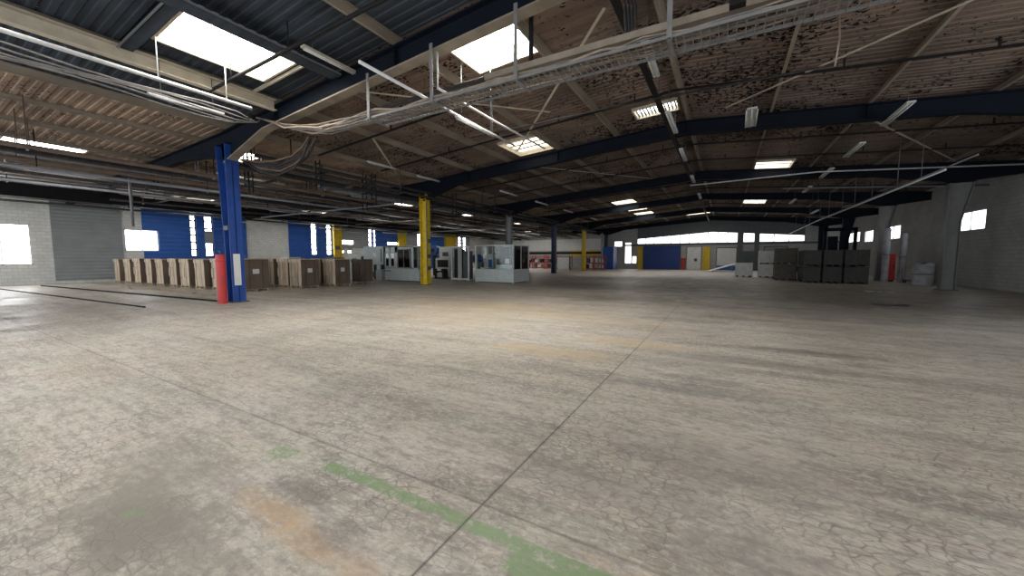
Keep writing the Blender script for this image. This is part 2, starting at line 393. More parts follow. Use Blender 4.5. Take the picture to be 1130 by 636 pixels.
# skylights
for i,(x0,x1,y0,y1,mt,bars) in enumerate(SKYL):
    z0=deck(x0); z1=deck(x1)
    root=thing('window_%d'%(i+1), None, None, ((x0+x1)/2,(y0+y1)/2,(z0+z1)/2)); root['kind']='structure'
    up=.30 if (mt in ('sky','skyN','skyO') and bars<6) else .10
    if x0<XC: up=.05
    fr=MB()
    for (a,b,c,d) in ((x0-.04,y0,x0-.04,y1),(x1+.04,y0,x1+.04,y1)):
        fr.beam((a,b,deck(a)+up/2-.03),(c,d,deck(c)+up/2-.03),.06,up+.16)
    for y in (y0-.04,y1+.04):
        fr.beam((x0-.07,y,z0+up/2-.03),(x1+.07,y,z1+up/2-.03),.06,up+.16)
    fr.build('window_frame','tanL',root)
    MB().add([(x0-.06,y0-.06,z0+up),(x1+.06,y0-.06,z1+up),(x1+.06,y1+.06,z1+up),(x0-.06,y1+.06,z0+up)],[(0,1,2,3)]).build('pane',mt,root)
    if bars:
        b=MB()
        for k in range(bars):
            if bars>6:
                x=x0+(x1-x0)*(k+.5)/bars; b.beam((x,y0,deck(x)-.02),(x,y1,deck(x)-.02),.05,.05)
            else:
                y=y0+(y1-y0)*(k+1)/(bars+1); b.beam((x0,y,z0+up-.04),(x1,y,z1+up-.04),.05,.05)
        b.build('glazing_bar','tan' if bars<6 else 'greyD',root)

# ------------------------------------------------------------------ walls
def zt(x): return deck(x)+.12
# left wall: block wall with openings cut for windows (built as pieces between them)
LW=[(9.4,11.2,2.1,3.6),(13.05,13.5,1.7,5.05),(13.97,14.6,1.7,5.05),(22.8,23.45,1.9,5.1),(24.45,25.1,1.9,5.1),(29.75,30.3,1.9,5.0),(30.45,30.85,1.9,5.0),
    (26.15,27.75,3.05,3.6),(25.9,26.55,2.1,2.5),(26.95,27.5,2.1,2.5),(32.5,34.2,3.2,3.6),(37.7,38.6,1.9,4.9),(46.6,47.3,1.9,4.9),(47.8,48.6,1.9,4.9),(3.2,5.4,1.2,3.6),(-4,-1.5,1.2,3.6)]
def wall_with_holes(fix, lo, hi, zb, ztop, holes, axis, th, name, ms):
    """wall in plane axis=fix, thickness th outward (sign), holes (u0,u1,z0,z1)"""
    us=sorted(set([lo,hi]+[h[0] for h in holes]+[h[1] for h in holes])); mb=MB()
    for u0,u1 in zip(us[:-1],us[1:]):
        hs=sorted([(h[2],h[3]) for h in holes if h[0]<=u0+1e-6 and h[1]>=u1-1e-6]); cur=zb
        segs=[]
        for a,b in hs: segs.append((cur,a,False)); cur=b
        segs.append((cur,None,True))
        for a,b,top in segs:
            if not top and b-a<1e-4: continue
            if axis=='x': mb.box(min(fix,fix+th),max(fix,fix+th),u0,u1,a,ztop(fix) if top else b)
            else:
                t0=ztop(u0) if top else b; t1=ztop(u1) if top else b
                mb.prism([(u0,a),(u1,a),(u1,t1),(u0,t0)],'y',min(fix,fix+th),max(fix,fix+th))
    return struct(name, mb, ms)
wall_with_holes(XL,YF,YB,0,zt,LW,'x',-.25,'wall_left','block')
wn=[len(SKYL)]
def window(axis, fix, u0,u1,z0,z1, mt='win', nx=1, nz=1, out=-.12, fm='white', fw=.05):
    wn[0]+=1
    P=(lambda u,z:(fix,u,z)) if axis=='x' else (lambda u,z:(u,fix,z))
    root=thing('window_%d'%wn[0],None,None,P((u0+u1)/2,(z0+z1)/2)); root['kind']='structure'
    f=MB()
    o=out
    Q=(lambda u,z,d=0:(fix+d,u,z)) if axis=='x' else (lambda u,z,d=0:(u,fix+d,z))
    def bar(u,z,uu,zz,w): f.beam(Q(u,z,o*.4),Q(uu,zz,o*.4),w,abs(o)*.5, (1,0,0) if axis=='x' else (0,1,0))
    for z in (z0+fw/2,z1-fw/2): bar(u0,z,u1,z,fw)
    for u in (u0+fw/2,u1-fw/2): bar(u,z0,u,z1,fw)
    for k in range(1,nx): u=u0+(u1-u0)*k/nx; bar(u,z0,u,z1,fw*.7)
    for k in range(1,nz): z=z0+(z1-z0)*k/nz; bar(u0,z,u1,z,fw*1.3)
    f.build('window_frame',fm,root)
    MB().add([Q(u0,z0,o),Q(u1,z0,o),Q(u1,z1,o),Q(u0,z1,o)],[(0,1,2,3)]).build('pane',mt,root)
    return root
for (a,b,c,d) in LW:
    tall=d-c>2.5
    window('x',XL,a,b,c,d,'win',2 if b-a>1.2 else 1,6 if tall else 1,-.12,'greyD' if tall else 'white',.09 if tall else .07)
# cladding on the left wall between columns (trim: fixed panels)
tn=[0]
def trim(mb, ms, bevel=0):
    tn[0]+=1; return struct('trim_%d'%tn[0], mb, ms, bevel)
def clad(y0,y1,z0,z1,ms):
    """corrugated sheet panel leaving window openings free"""
    hs=[h for h in LW if h[0]<y1 and h[1]>y0]; us=sorted(set([y0,y1]+[min(max(h[0],y0),y1) for h in hs]+[min(max(h[1],y0),y1) for h in hs])); mb=MB()
    for a,b in zip(us[:-1],us[1:]):
        cur=z0
        for c,d in sorted([(h[2],h[3]) for h in hs if h[0]<=a+1e-6 and h[1]>=b-1e-6]):
            if c>cur: mb.box(XL,XL+.06,a,b,cur,min(c,z1))
            cur=d
        if cur<z1: mb.box(XL,XL+.06,a,b,cur,z1)
    trim(mb,ms)
clad(10.35,17.0,.2,5.25,'bluepanel'); clad(20.6,26.1,.2,5.25,'bluepanel'); clad(30.3,34.1,.2,5.2,'bluepanel'); clad(40.3,43.2,.2,5.1,'bluepanel'); clad(46.3,49.5,.2,5.1,'greypanel')
clad(26.2,29.7,2.7,5.25,'greypanel'); clad(35.6,37.6,1.5,5.2,'greypanel'); clad(-8,-4.1,.2,5.25,'bluepanel'); clad(6.2,9.3,.2,5.25,'greypanel')
trim(MB().box(XL,XL+.14,YF,YB,5.27,5.45),'darksteel')
trim(MB().box(XL-.04,XL+.02,13.97,14.6,2.75,3.75),'greypanel')
# far wall
FWH=[(-11.25,1.35,3.62,9),(1.95,3.2,3.62,9),(3.7,8.3,3.62,9),(-13.0,-12.05,.8,3.9),(-11.95,-11.3,.8,1.9),(-14.6,-13.4,3.3,4.1)]
def far_wall():
    mb=MB(); us=[XL-.25,XC,-14.6,-13.4,-13.0,-12.05,-11.95,-11.3,-11.25,RID,1.35,1.95,3.2,3.7,8.3,XW+.25]
    for a,b in zip(us[:-1],us[1:]):
        hs=[h for h in FWH if h[0]<=a+1e-6 and h[1]>=b-1e-6]
        def pc(z0,z1a,z1b): mb.prism([(a,z0),(b,z0),(b,z1b),(a,z1a)],'y',YB,YB+.25)
        if not hs: pc(0,zt(a),zt(b))
        else:
            h=hs[0]; pc(0,h[2],h[2])
            if h[3]==9:   # gable window: top follows the roof
                ta,tb=deck(a)-2.15,deck(b)-2.15
                mb.cur=1; mb.prism([(a,ta),(b,tb),(b,zt(b)),(a,zt(a))],'y',YB,YB+.25); mb.cur=0
            else: mb.prism([(a,h[3]),(b,h[3]),(b,zt(b)),(a,zt(a))],'y',YB,YB+.25)
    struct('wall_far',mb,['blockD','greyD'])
far_wall()
def gable_window(x0,x1,n):
    wn[0]+=1; root=thing('window_%d'%wn[0],None,None,((x0+x1)/2,YB,3.62)); root['kind']='structure'
    top=lambda x: deck(x)-2.15
    xs=[x0]+([RID] if x0<RID<x1 else [])+[x1]; f=MB(); p=MB()
    for a,b in zip(xs[:-1],xs[1:]):
        f.beam((a,YB+.1,top(a)-.03),(b,YB+.1,top(b)-.03),.1,.08); p.add([(a,YB+.2,3.6),(b,YB+.2,3.6),(b,YB+.2,top(b)+.05),(a,YB+.2,top(a)+.05)],[(0,1,2,3)])
    f.beam((x0,YB+.1,3.65),(x1,YB+.1,3.65),.1,.08)
    for k in range(n+1):
        x=x0+(x1-x0)*k/n; f.beam((x,YB+.1,3.6),(x,YB+.1,top(x)),.1 if k in(0,n) else .09,.08,(0,1,0))
    f.build('window_frame','greyD',root); p.build('pane','winF',root)
gable_window(-11.25,1.35,11); gable_window(1.95,3.2,1); gable_window(3.7,8.3,3)
for a,b,c,d in FWH[3:]: window('y',YB,a,b,c,d,'winF',1,1,.15)
# right wall, windows high up
RW=[(41.2,45.8,3.15,4.25),(47.5,50,3.15,4.25),(51.5,56.0,3.3,4.35),(30,34.5,3.15,4.25)]
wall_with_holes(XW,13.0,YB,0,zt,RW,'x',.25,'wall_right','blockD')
for a,b,c,d in RW: window('x',XW,a,b,c,d,'winF',3,1,.15)
# unseen openings added on the right and behind the viewer to bring daylight in
OPN=[(-5,0,0,4.6),(7.5,12.5,0,4.6)]
wall_with_holes(XW,YF,13.0,0,zt,OPN,'x',.25,'wall_right','greypanel')
OPB=[(-34,-26.5,0,4.8),(-24.5,-17,0,4.8),(-13,-7.5,0,4.8),(-4.5,1.5,0,4.8),(4,9.5,0,4.8)]
wall_with_holes(YF,XL,XW,0,zt,OPB,'y',-.25,'wall_near','greypanel')

# ------------------------------------------------------------------ steel frames
def i_column(x, y, ztop, colour, label, depth=.46, fl=.30, haunch=0., hdir=-1, hz=3.0, extra=None, group=None, name='steel_column', foot=True):
    """I-section column: web + two flanges, optional flare towards hdir from height hz up"""
    t=thing(name,label,'column',(x,y,0),group)
    d=depth/2; mb=MB()
    wide=lambda z: 0 if z<=hz else haunch*(z-hz)/(ztop-hz)
    zs=[0,hz,ztop] if haunch else [0,ztop]
    o0=lambda z: -d-(wide(z) if hdir<0 else 0); o1=lambda z: d+(wide(z) if hdir>0 else 0)
    for s0,s1 in zip(zs[:-1],zs[1:]):
        mb.prism([(x+o0(s0),s0),(x+o1(s0),s0),(x+o1(s1),s1),(x+o0(s1),s1)],'y',y-.012,y+.012)
    mb.build('web',colour,t)
    for side in (0,1):
        f=MB(); g=o1 if side else o0; k=.025 if side else -.025
        for s0,s1 in zip(zs[:-1],zs[1:]):
            f.prism([(x+g(s0)-k,s0),(x+g(s0),s0),(x+g(s1),s1),(x+g(s1)-k,s1)],'y',y-fl/2,y+fl/2)
        f.build('flange',colour,t)
    if foot: MB().box(x-d-.08,x+d+.08,y-fl/2-.07,y+fl/2+.07,0,.03).build('base_plate','greyD',t)
    MB().box(x-d-.05-(haunch if hdir<0 else 0),x+d+.05+(haunch if hdir>0 else 0),y-fl/2,y+fl/2,ztop-.03,ztop).build('cap_plate','navy',t)
    return t
cols=[('blue','broad blue steel column, nearest in the hall, beside the red post guard',.28,.40,.42,5.62),
      ('yellow','tall yellow steel column in front of the grey machines',.0,.50,.36,5.42),
      ('galv','pale grey steel column rising behind the glazed machine enclosure',.0,.46,.34,5.4),
      ('blueD','dark blue steel column standing alone left of the farther yellow column',.0,.46,.34,5.3),
      ('yellow','farther yellow steel column near the red racking',.0,.46,.34,5.2),
      ('blueD','farthest blue steel column of the left row, against the end wall',.0,.46,.34,5.1)]
for i,(cm,lb,hn,dp,fl,zt_) in enumerate(cols):
    t=i_column(XC+(.1 if i==0 else 0),FR[i],zt_,cm,lb,dp,fl,hn,-1,2.2)
    if i==0:
        MB().box(XC+.295,XC+.312,6.76,6.98,0.62,1.75).build('white_patch','label',t)
        for k in (0,): MB().box(XC-.1,XC+.2,6.685,6.70,2.6,2.75).build('bracket','greyD',t)
    if i==1:
        for k,z in enumerate((.9,1.6,2.5)):
            MB().box(XC+.25,XC+.33,16.9,17.1,z,z+.22).build('junction_box','rust' if k%2 else 'greyD',t)
        MB().tube([(XC+.27,16.86,.3),(XC+.27,16.86,5.2)],.025).build('conduit','greypipe',t)
    if i==4: MB().box(XC+.23,XC+.26,45.9,46.1,1.1,1.5).build('notice','label',t)
rcols=[('galv','pale grey flared steel column on the right with white patches',9.7,36.4),('blue','dark blue steel column above the grey crate stacks',9.7,46.0),('blue','farthest dark blue steel column of the right row',9.7,56.2),('galv','grey steel column by the right edge nearer than the flared one',9.7,27.0)]
for cm,lb,x,y in rcols: i_column(x,y,5.3,'navy' if cm=='blue' else cm,lb,.5,.4,.35,1,3.4)
# wall posts (yellow) on the left wall and end wall
for y0,y1,lb in ((25.15,26.1,'broad yellow post on the left wall, nearest of the three'),(34.15,35.4,'second yellow post along the left wall'),(43.3,45.6,'third yellow post along the left wall, seen beside the near yellow column')):
    t=thing('wall_post',lb,'column',(XL+.2,(y0+y1)/2,0),'yellow posts on the left wall')
    MB().box(XL+.07,XL+.32,y0,y0+.08,0,5.2).box(XL+.07,XL+.32,y1-.08,y1,0,5.2).build('flange','yellow',t); MB().box(XL+.07,XL+.12,y0+.08,y1-.08,0,5.2).build('web','yellow',t)
    MB().box(XL+.12,XL+.2,y0+.2,y1-.2,2.5,2.9).build('band','greyD',t)
for x0,x1,zz,lb in ((-11.15,-10.4,3.3,'dull yellow post left of the blue end door'),(-2.65,-1.75,3.1,'bright yellow post on the end wall right of the blue door')):
    t=thing('wall_post',lb,'column',((x0+x1)/2,YB-.2,0)); 
    MB().box(x0,x0+.06,YB-.3,YB,0,zz).box(x1-.06,x1,YB-.3,YB,0,zz).build('flange','yellow',t); MB().box(x0+.06,x1-.06,YB-.1,YB-.05,0,zz).build('web','yellow',t)

beamnames=['nearest, carrying the cable tray','over the near yellow column','over the pale grey column','over the lone dark blue column','over the farther yellow column','last one against the end wall']
def rafter(y, idx):
    t=thing('roof_beam','dark navy steel roof beam spanning the hall, %s'%beamnames[idx],'beam',(XC,y,5.2),'roof beams across the hall')
    top=lambda x: deck(x)-.22
    dep=lambda x: .50+.55*max(0,1-(x-XC)/2.6)+.45*max(0,1-(XR-x)/3.5) if x<=XR else .5
    xs=[XC,XC+.9,XC+1.8,XC+2.6,-9,-5.5,RID-.6,RID,RID+.6,2,6.2,8,XR,XW]
    web=MB()
    for a,b in zip(xs[:-1],xs[1:]):
        web.prism([(a,top(a)-dep(a)),(b,top(b)-dep(b)),(b,top(b)),(a,top(a))],'y',y-.012,y+.012)
    web.build('web','navy',t)
    for which in (0,1):
        f=MB()
        for a,b in zip(xs[:-1],xs[1:]):
            o=(lambda x: top(x)-(dep(x) if which else 0))
            f.prism([(a,o(a)-.02),(b,o(b)-.02),(b,o(b)+.02),(a,o(a)+.02)],'y',y-.15,y+.15)
        f.build('bottom_flange' if which else 'top_flange','navy' if (idx or not which) else 'tan',t)
    st=MB()
    for x in (-12.3,-7.1,RID,3.9): st.box(x-.01,x+.01,y-.14,y+.14,top(x)-dep(x),top(x))
    st.build('stiffener','navy',t)
    # left bay arm
    w=MB(); f=MB(); f2=MB(); xl=[XL,-30,-24,-19,-17.4,XC]
    dl=lambda x: .42+.5*max(0,1-(XC-x)/2.6)
    for a,b in zip(xl[:-1],xl[1:]):
        w.prism([(a,top(a)-dl(a)),(b,top(b-1e-4)-dl(b)),(b,top(b-1e-4)),(a,top(a))],'y',y-.012,y+.012)
        f.prism([(a,top(a)-dl(a)-.02),(b,top(b-1e-4)-dl(b)-.02),(b,top(b-1e-4)-dl(b)+.02),(a,top(a)-dl(a)+.02)],'y',y-.13,y+.13)
        f2.prism([(a,top(a)-.02),(b,top(b-1e-4)-.02),(b,top(b-1e-4)+.02),(a,top(a)+.02)],'y',y-.13,y+.13)
    w.build('side_web','navy',t); f.build('side_flange','navy',t); f2.build('side_flange','navy',t)
for i,y in enumerate(FR): rafter(y,i)
# purlins: Z-sections lengthwise under the deck
def purlin(x,label,group,mt='tan',y0=YF,y1=YB,w=.07,h=.20):
    if x==-9.8: y0=6.9
    z=deck(x)
    t=thing('roof_purlin',label,'purlin',(x,y0,z-h),group)
    MB().box(x-.008,x+.008,y0,y1,z-h,z-.005).build('web',mt,t)
    MB().box(x-w,x+.008,y0,y1,z-h-.006,z-h+.006).box(x-.008,x+w,y0,y1,z-.012,z-.002).build('flange',mt,t)
side=[(-15.2,'sixth'),(-12.2,'fifth'),(-9.8,'fourth'),(-7.05,'third'),(-4.32,'second'),(-1.48,'first')]
for x,n in side: purlin(x,'tan steel roof purlin running down the hall, %s left of the ridge'%n if n!='first' else 'tan steel roof purlin running down the hall right along the ridge','roof purlins of the main hall')
for x,n in ((1.27,'first'),(4.0,'second'),(6.8,'third'),(9.5,'fourth')): purlin(x,'tan steel roof purlin running down the hall, %s right of the ridge'%n,'roof purlins of the main hall')
for k in range(8):
    x=-17.6-k*2.35; purlin(x,'brown steel purlin of the low left bay, %s out from the column row'%ORD[k],'purlins of the low left bay','tan',h=.13)
# the wide beige channel and the skylight trimmers in the near slate bay
t=thing('roof_channel','wide beige channel beam beneath the big near rooflight','beam',(-12.2,3.,6.2)); MB().box(-12.2,-12.17,-2,6.72,6.10,6.38).build('web','tanL',t); MB().box(-12.2,-12.02,-2,6.72,6.08,6.10).box(-12.2,-12.02,-2,6.72,6.38,6.40).build('flange','tanL',t)
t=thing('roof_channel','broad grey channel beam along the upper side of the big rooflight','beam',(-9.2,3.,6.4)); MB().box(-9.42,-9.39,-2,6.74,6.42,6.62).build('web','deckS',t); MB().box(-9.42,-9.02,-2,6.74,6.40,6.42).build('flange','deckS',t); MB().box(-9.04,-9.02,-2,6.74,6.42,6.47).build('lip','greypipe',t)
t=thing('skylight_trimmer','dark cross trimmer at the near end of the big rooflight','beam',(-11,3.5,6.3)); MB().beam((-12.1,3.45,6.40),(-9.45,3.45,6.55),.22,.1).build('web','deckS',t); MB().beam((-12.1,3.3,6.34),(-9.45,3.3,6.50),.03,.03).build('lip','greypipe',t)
t=thing('skylight_trimmer','pale cross trimmer at the far end of the big rooflight','beam',(-11,6.1,6.4)); MB().beam((-12.1,6.12,6.42),(-9.45,6.12,6.58),.05,.08).build('web','tanL',t)
# dark bridging bars across the purlins, two per bay, with short drop stubs
baynames=['first','second','third','fourth','fifth']
for b in range(5):
    for k in (1,2):
        y=FR[b]+(FR[b+1]-FR[b])*k/3
        t=thing('bridging_bar','thin dark cross bar, %s one in the %s bay beyond the cable tray'%(('nearer','farther')[k-1],baynames[b]),'bar',(RID,y,6.9),'dark cross bars under the deck')
        mb=MB(); xs=[XC+.2,RID,XR+2]
        for a,c in zip(xs[:-1],xs[1:]): mb.beam((a,y,deck(a)-.25),(c,y,deck(c)-.25),.05,.06)
        mb.build('bar','darksteel',t)
        for x in (-11,-8.4,-5.7,-2.9,-.2,2.6,5.4,8.1):
            z=deck(x); MB().box(x-.02,x+.02,y-.02,y+.02,z-.24,z-.005).build('hanger','darksteel',t)
# pale bracing flats in the roof plane
def brace(a,b,label):
    za=deck(a[0])-.24; zb=deck(b[0])-.24
    t=tag(MB().beam((a[0],a[1],za),(b[0],b[1],zb),.07,.02).build('bracing_bar','tanL'),label,'bar','flat bracing bars in the roof')
brace((-2.48,8.42),(-8.56,15.59),'long pale diagonal brace crossing in front of the barred rooflight')
brace((-9.8,7.3),(-5.6,12.6),'short pale brace running into the node left of the long diagonal')
brace((-7.9,10.05),(-4.1,10.69),'pale flat brace meeting the long diagonal from the left')
brace((-0.2,15.8),(4.9,10.2),'pale diagonal brace right of the ridge before the second roof beam')
brace((-12.15,10.4),(-15.3,14.6),'pale diagonal brace low near the column row')
brace((3.9,17.8),(9.4,26.4),'pale diagonal brace on the right beyond the second roof beam')
brace((-9.6,17.6),(-4.4,26.6),'dim diagonal brace between second and third roof beams')

# ------------------------------------------------------------------ services at the first beam
rnd=random.Random(5)
t=thing('cable_tray','long perforated cable tray full of cables hung under the nearest beam','cable tray',(-2,6.9,5.1))
y0,y1=6.62,7.18
ta=MB()
for y in (y0,y1): ta.box(-7.9,XW,y-.01,y+.01,5.06,5.11)
ta.build('side_rail','galv',t)
ru=MB(); x=-7.9
while x<XW: ru.box(x-.008,x+.008,y0,y1,5.06,5.072); x+=.12
ru.build('rung','galv',t)
def cable_path(k):
    off=y0+.05+(y1-y0-.1)*k/11; u=rnd.uniform; pts=[(-12.9,off-.1,5.98),(-12.3,off,5.8+u(-.05,.05)),(-11.6,off,5.55+u(-.09,.09)),(-10.8,off,5.36+u(-.1,.1)),(-10.,off,5.24+u(-.08,.08))]
    x=-9.
    while x<XW+.1: pts.append((x,off+rnd.uniform(-.06,.06),5.10+rnd.uniform(.0,.10 if x>-7 else .2))); x+=.7
    return pts
for k in range(14): MB().tube(cable_path(k%12),rnd.choice([.014,.02,.026]),6).build('cable','cable' if k%3 else 'cableB',t)
for x in (-7.83,-5.78,-3.66,-.9,1.9,4.9,8.): 
    h=MB().box(x-.04,x+.04,6.58,6.60,5.02,deck(x)-.7).box(x-.03,x+.03,6.58,7.2,5.03,5.05); h.build('hanger','galv',t)
tag(MB().tube([(-11.5,7.3,5.6),(XW,7.3,5.6)],.06,10).build('service_pipe','pipe'),'thick dark pipe running across the hall behind the cable tray','pipe')
tag(MB().box(-4.6,7.6,6.92,7.08,5.38,5.50).build('trunking','tan'),'pale grey square trunking above the cable tray','trunking')
# tangle of dark cables drooping by the blue column
for k in range(7):
    a=rnd.uniform(-.1,.1)
    pts=[(-10.9+a,7.15+a,5.25),(-11.6,7.3+a,5.05-.05*k),(-12.4+a,7.4,4.95-.07*k),(-13.2,7.35+a,4.85-.08*k),(-14.1,7.2,4.9-.05*k),(-14.9,7.1+a,5.05)]
    tag(MB().tube(pts,.035,6).build('drooping_cable','pipe' if k%4 else 'rust'),'dark cable of the drooping bundle right of the blue column top','cable','drooping cables by the blue column')
# white conduits toward the camera side
def pipe(pts,r,mt,label,name='service_pipe',cat='pipe',group=None,hang=(),hm='greypipe',n=8):
    t=thing(name,label,cat,pts[0],group); MB().tube(pts,r,n).build('pipe_run',mt,t)
    for (x,y,za,zb) in hang: MB().tube([(x,y,za),(x,y,zb)],.012,5).build('hanger_rod',hm,t)
    return t
pipe([(-6.15,5.0,5.3),(-6.4,8.5,5.42),(-6.6,11.8,5.55)],.035,'conduit','straight white conduit running away from the near beam toward the ridge side',hang=[(-6.3,7.4,5.4,6.7),(-6.5,10.2,5.5,6.7)])
pipe([(-5.78,6.8,6.2),(-5.78,6.8,5.42),(-5.8,9.2,5.45),(-5.75,12.5,5.5)],.03,'conduit','white conduit that drops from the near beam then turns down the hall',hang=[(-5.78,9.,5.45,6.8)])
pipe([(-10.95,-1,5.5),(-10.92,5.45,5.5)],.045,'conduit','upper white conduit at far left running toward the blue column',hang=[(-10.94,3.6,5.5,6.4),(-10.94,4.9,5.5,6.4)],hm='conduit')
for k in range(5):
    pts=[(-11.35-.06*k,y,5.42-.05*k+.05*math.sin(y*1.6+k)) for y in [i*.7-1 for i in range(10)]]+[(-12.2,6.2,5.6),(-12.7,6.6,5.9)]
    tag(MB().tube(pts,.018,6).build('loose_cable','cable'),'pale loose cable in the bundle below the upper left conduit','cable','loose cables at the upper left')
def fitting(p0,p1,label,w=.16,group='strip light fittings',mt='louvre',tubes=2):
    """unlit fluorescent fitting from p0 to p1, hung on two rods"""
    p0=Vector(p0); p1=Vector(p1); t=thing('strip_light',label,'light fitting',p0,group)
    d=(p1-p0).normalized(); r=d.cross(Vector((0,0,1))).normalized()
    MB().beam(p0,p1,w,.05).build('housing',mt,t)
    for k in range(tubes):
        o=r*((k-(tubes-1)/2)*w*.55)-Vector((0,0,.045))
        MB().tube([p0+d*.05+o,p1-d*.05+o],.016,6).build('lamp_tube','white',t)
    for q in (p0+d*.25,p1-d*.25):
        MB().tube([q,(q.x,q.y,deck(q.x)-.05)],.01,5).build('hanger_rod','greyD',t)
fitting((-6.35,8.2,5.36),(-6.47,10.3,5.46),'white strip light fixed under the straight white conduit',.10)
fitting((-12.05,3.75,5.52),(-12.15,5.35,5.56),'thin white strip light at far left below the loose cables',.08)
fitting((-8.7,5.5,6.5),(-8.68,7.4,6.48),'beige strip light in the slate bay right of the big rooflight',.14,mt='tanL')
fitting((-1.66,8.6,6.2),(-1.69,10.4,6.2),'double strip light under the ridge nearest the viewer')
fitting((-1.75,13.0,6.2),(-1.75,15.3,6.2),'double strip light under the ridge before the second beam')
fitting((-1.8,17.6,6.2),(-1.8,19.8,6.2),'double strip light under the ridge just past the second beam')
fitting((-1.8,23.5,6.2),(-1.8,25.6,6.2),'double strip light under the ridge before the third beam')
fitting((-1.8,30.2,6.2),(-1.8,32.6,6.2),'double strip light under the ridge past the third beam')
fitting((.56,14.3,6.3),(.60,16.2,6.3),'strip light hanging right of the ridge in front of the second beam',.28,tubes=3)
for k,(a,b) in enumerate(((15.4,17.6),(19.8,22.2),(24.6,27.2),(30.,32.5),(36,38.5))):
    fitting((4.5,a,6.1),(4.5,b,6.1),'grey strip light in the right hand line of fittings, %s from the viewer'%ORD[k],.2,'right hand line of strip lights')
fitting((5.6,34,5.0),(5.6,36.5,5.0),'low white strip light above the dark crates')
fitting((-14.3,11.9,6.0),(-14.3,13.6,6.0),'slim strip light left of centre before the near yellow column',.09)
fitting((-14.45,15.2,6.0),(-14.45,17.1,6.0),'slim strip light directly over the near yellow column',.09)
for k,y in enumerate((20,25,30.5,38)): fitting((-12.2,y,5.75),(-12.2,y+2.2,5.75),'dim strip light left of the main rooflights, %s beyond the second beam'%ORD[k],.1,'dim strip lights of the left slope')
# ridge cable duct with dark drop bundle
t=thing('cable_duct','dark cable duct running down the hall under the ridge','cable duct',(-1.9,6,6.35)); MB().box(-2.05,-1.9,6,56,6.38,6.44).build('duct','darksteel',t)
for k in range(10): MB().tube([(-1.98,8+4.7*k,6.44),(-1.98,8+4.7*k,7.1)],.01,5).build('hanger_rod','greyD',t)
for k in range(4):
    pts=[(-1.75+.05*k,6.9,6.4),(-1.72+.06*k,7.1,6.0),(-1.70+.05*k,7.2,5.6),(-1.68+.05*k,7.3,5.25)]
    tag(MB().tube(pts,.03,6).build('hanging_cable','pipe'),'dark cable of the vertical bundle dropping to the tray at the ridge','cable','vertical cable bundle at the ridge')
t=thing('junction_box','dark green junction box fixed above the cable tray','box',(-.02,6.7,5.25)); MB().box(-.09,.12,6.45,6.6,5.2,5.5).build('case','darksteel',t,.01); MB().box(-.11,.14,6.44,6.45,5.47,5.5).build('lid','galv',t)
tag(MB().tube([(1.5,8.5,7.06),(1.5,8.5,5.9),(1.54,8.5,5.3),(1.50,8.5,4.86)],.014,6).build('hanging_cord','cableB'),'thin tan rope hanging free from the deck at upper right','cord')  # a tan cable cord hanging from the deck
# sprinkler line in the slate bay
pipe([(-12.2,5.1,6.1),(-8.2,4.98,6.1),(-5.2,4.9,6.1),(2,4.9,6.1)],.04,'darksteel','dark sprinkler pipe crossing below the big rooflight',hang=[(-8.4,5.0,6.1,6.7),(-5.6,4.95,6.1,6.9),(-11,5.05,6.1,6.5)],hm='darksteel')
pipe([(-3.66,7.25,5.3),(-3.66,7.25,6.9)],.05,'darksteel','short dark upright pipe in front of the second rooflight')
pipe([(-7.5,10.5,5.6),(-3.,10.9,5.85),(2,11,5.85)],.028,'pipe','slim dark pipe crossing the hall just beyond the second rooflight')
for x,z,lb in ((6.2,4.5,'lower'),(6.9,4.9,'upper')):
    pipe([(x,18,z),(x,40,z),(x+.4,56,z)],.03,'conduit' if lb=='lower' else 'greypipe','long pale pipe above the right crates, %s of the pair'%lb,hang=[(x,y,z,deck(x)-.1) for y in (22,28,34,41,48)])
pipe([(3.,29.5,6.0),(11.8,29.5,5.4)],.05,'greypipe','grey cross pipe on the right below the third beam')
pipe([(-2,25.2,5.95),(4,25.0,6.05),(11,25,5.6)],.035,'conduit','thin pale cross pipe under the cream rooflight on the right')

# ------------------------------------------------------------------ services in the low left bay and along the column row
rnd=random.Random(11)
runs=[(-14.6,5.0,.07,'pipe'),(-15.1,5.35,.07,'pipe'),(-16.6,5.15,.11,'pipe'),(-17.3,4.75,.07,'rust'),(-18.1,5.2,.12,'greypipe'),(-18.9,4.85,.06,'pipe'),(-19.8,5.05,.10,'pipe'),(-20.9,4.7,.06,'greypipe'),
      (-21.8,5.1,.09,'rust'),(-22.8,4.8,.07,'pipe'),(-24.,5.0,.13,'pipe'),(-25.3,4.75,.06,'greypipe'),(-26.8,4.9,.08,'rust'),(-28.4,4.7,.06,'pipe'),(-30.2,4.75,.09,'greypipe'),(-32.5,4.6,.06,'pipe')]
for k,(x,z,r,mt) in enumerate(runs):
    ya=rnd.choice([-3,2,4]) if x>-16 else rnd.choice([-3,-3,7,12]); yb=rnd.choice([56,56,48])
    if k==0: ya=8.2
    if k==1: ya=7.6
    cn={'greypipe':'grey','pipe':'dark','rust':'rust-brown'}[mt]
    t=thing('service_pipe','%s pipe running lengthwise, %s counting left from near the column row'%(cn,ORD[k]),'pipe',(x,ya,z),'lengthwise pipes by and left of the column row')
    MB().tube([(x,ya,z),(x,yb,z)],r,10).build('pipe_run',mt,t)
    y=ya+1.3
    while y<yb:
        MB().box(x-.015,x+.015,y-.015,y+.015,z,deck(x)-.02).build('hanger',rnd.choice(['darksteel','greyD','rust']),t)
        MB().box(x-r-.04,x+r+.04,y-.02,y+.02,z-r-.03,z-r).build('clip','greyD',t)
        y+=rnd.uniform(4.2,5.2)
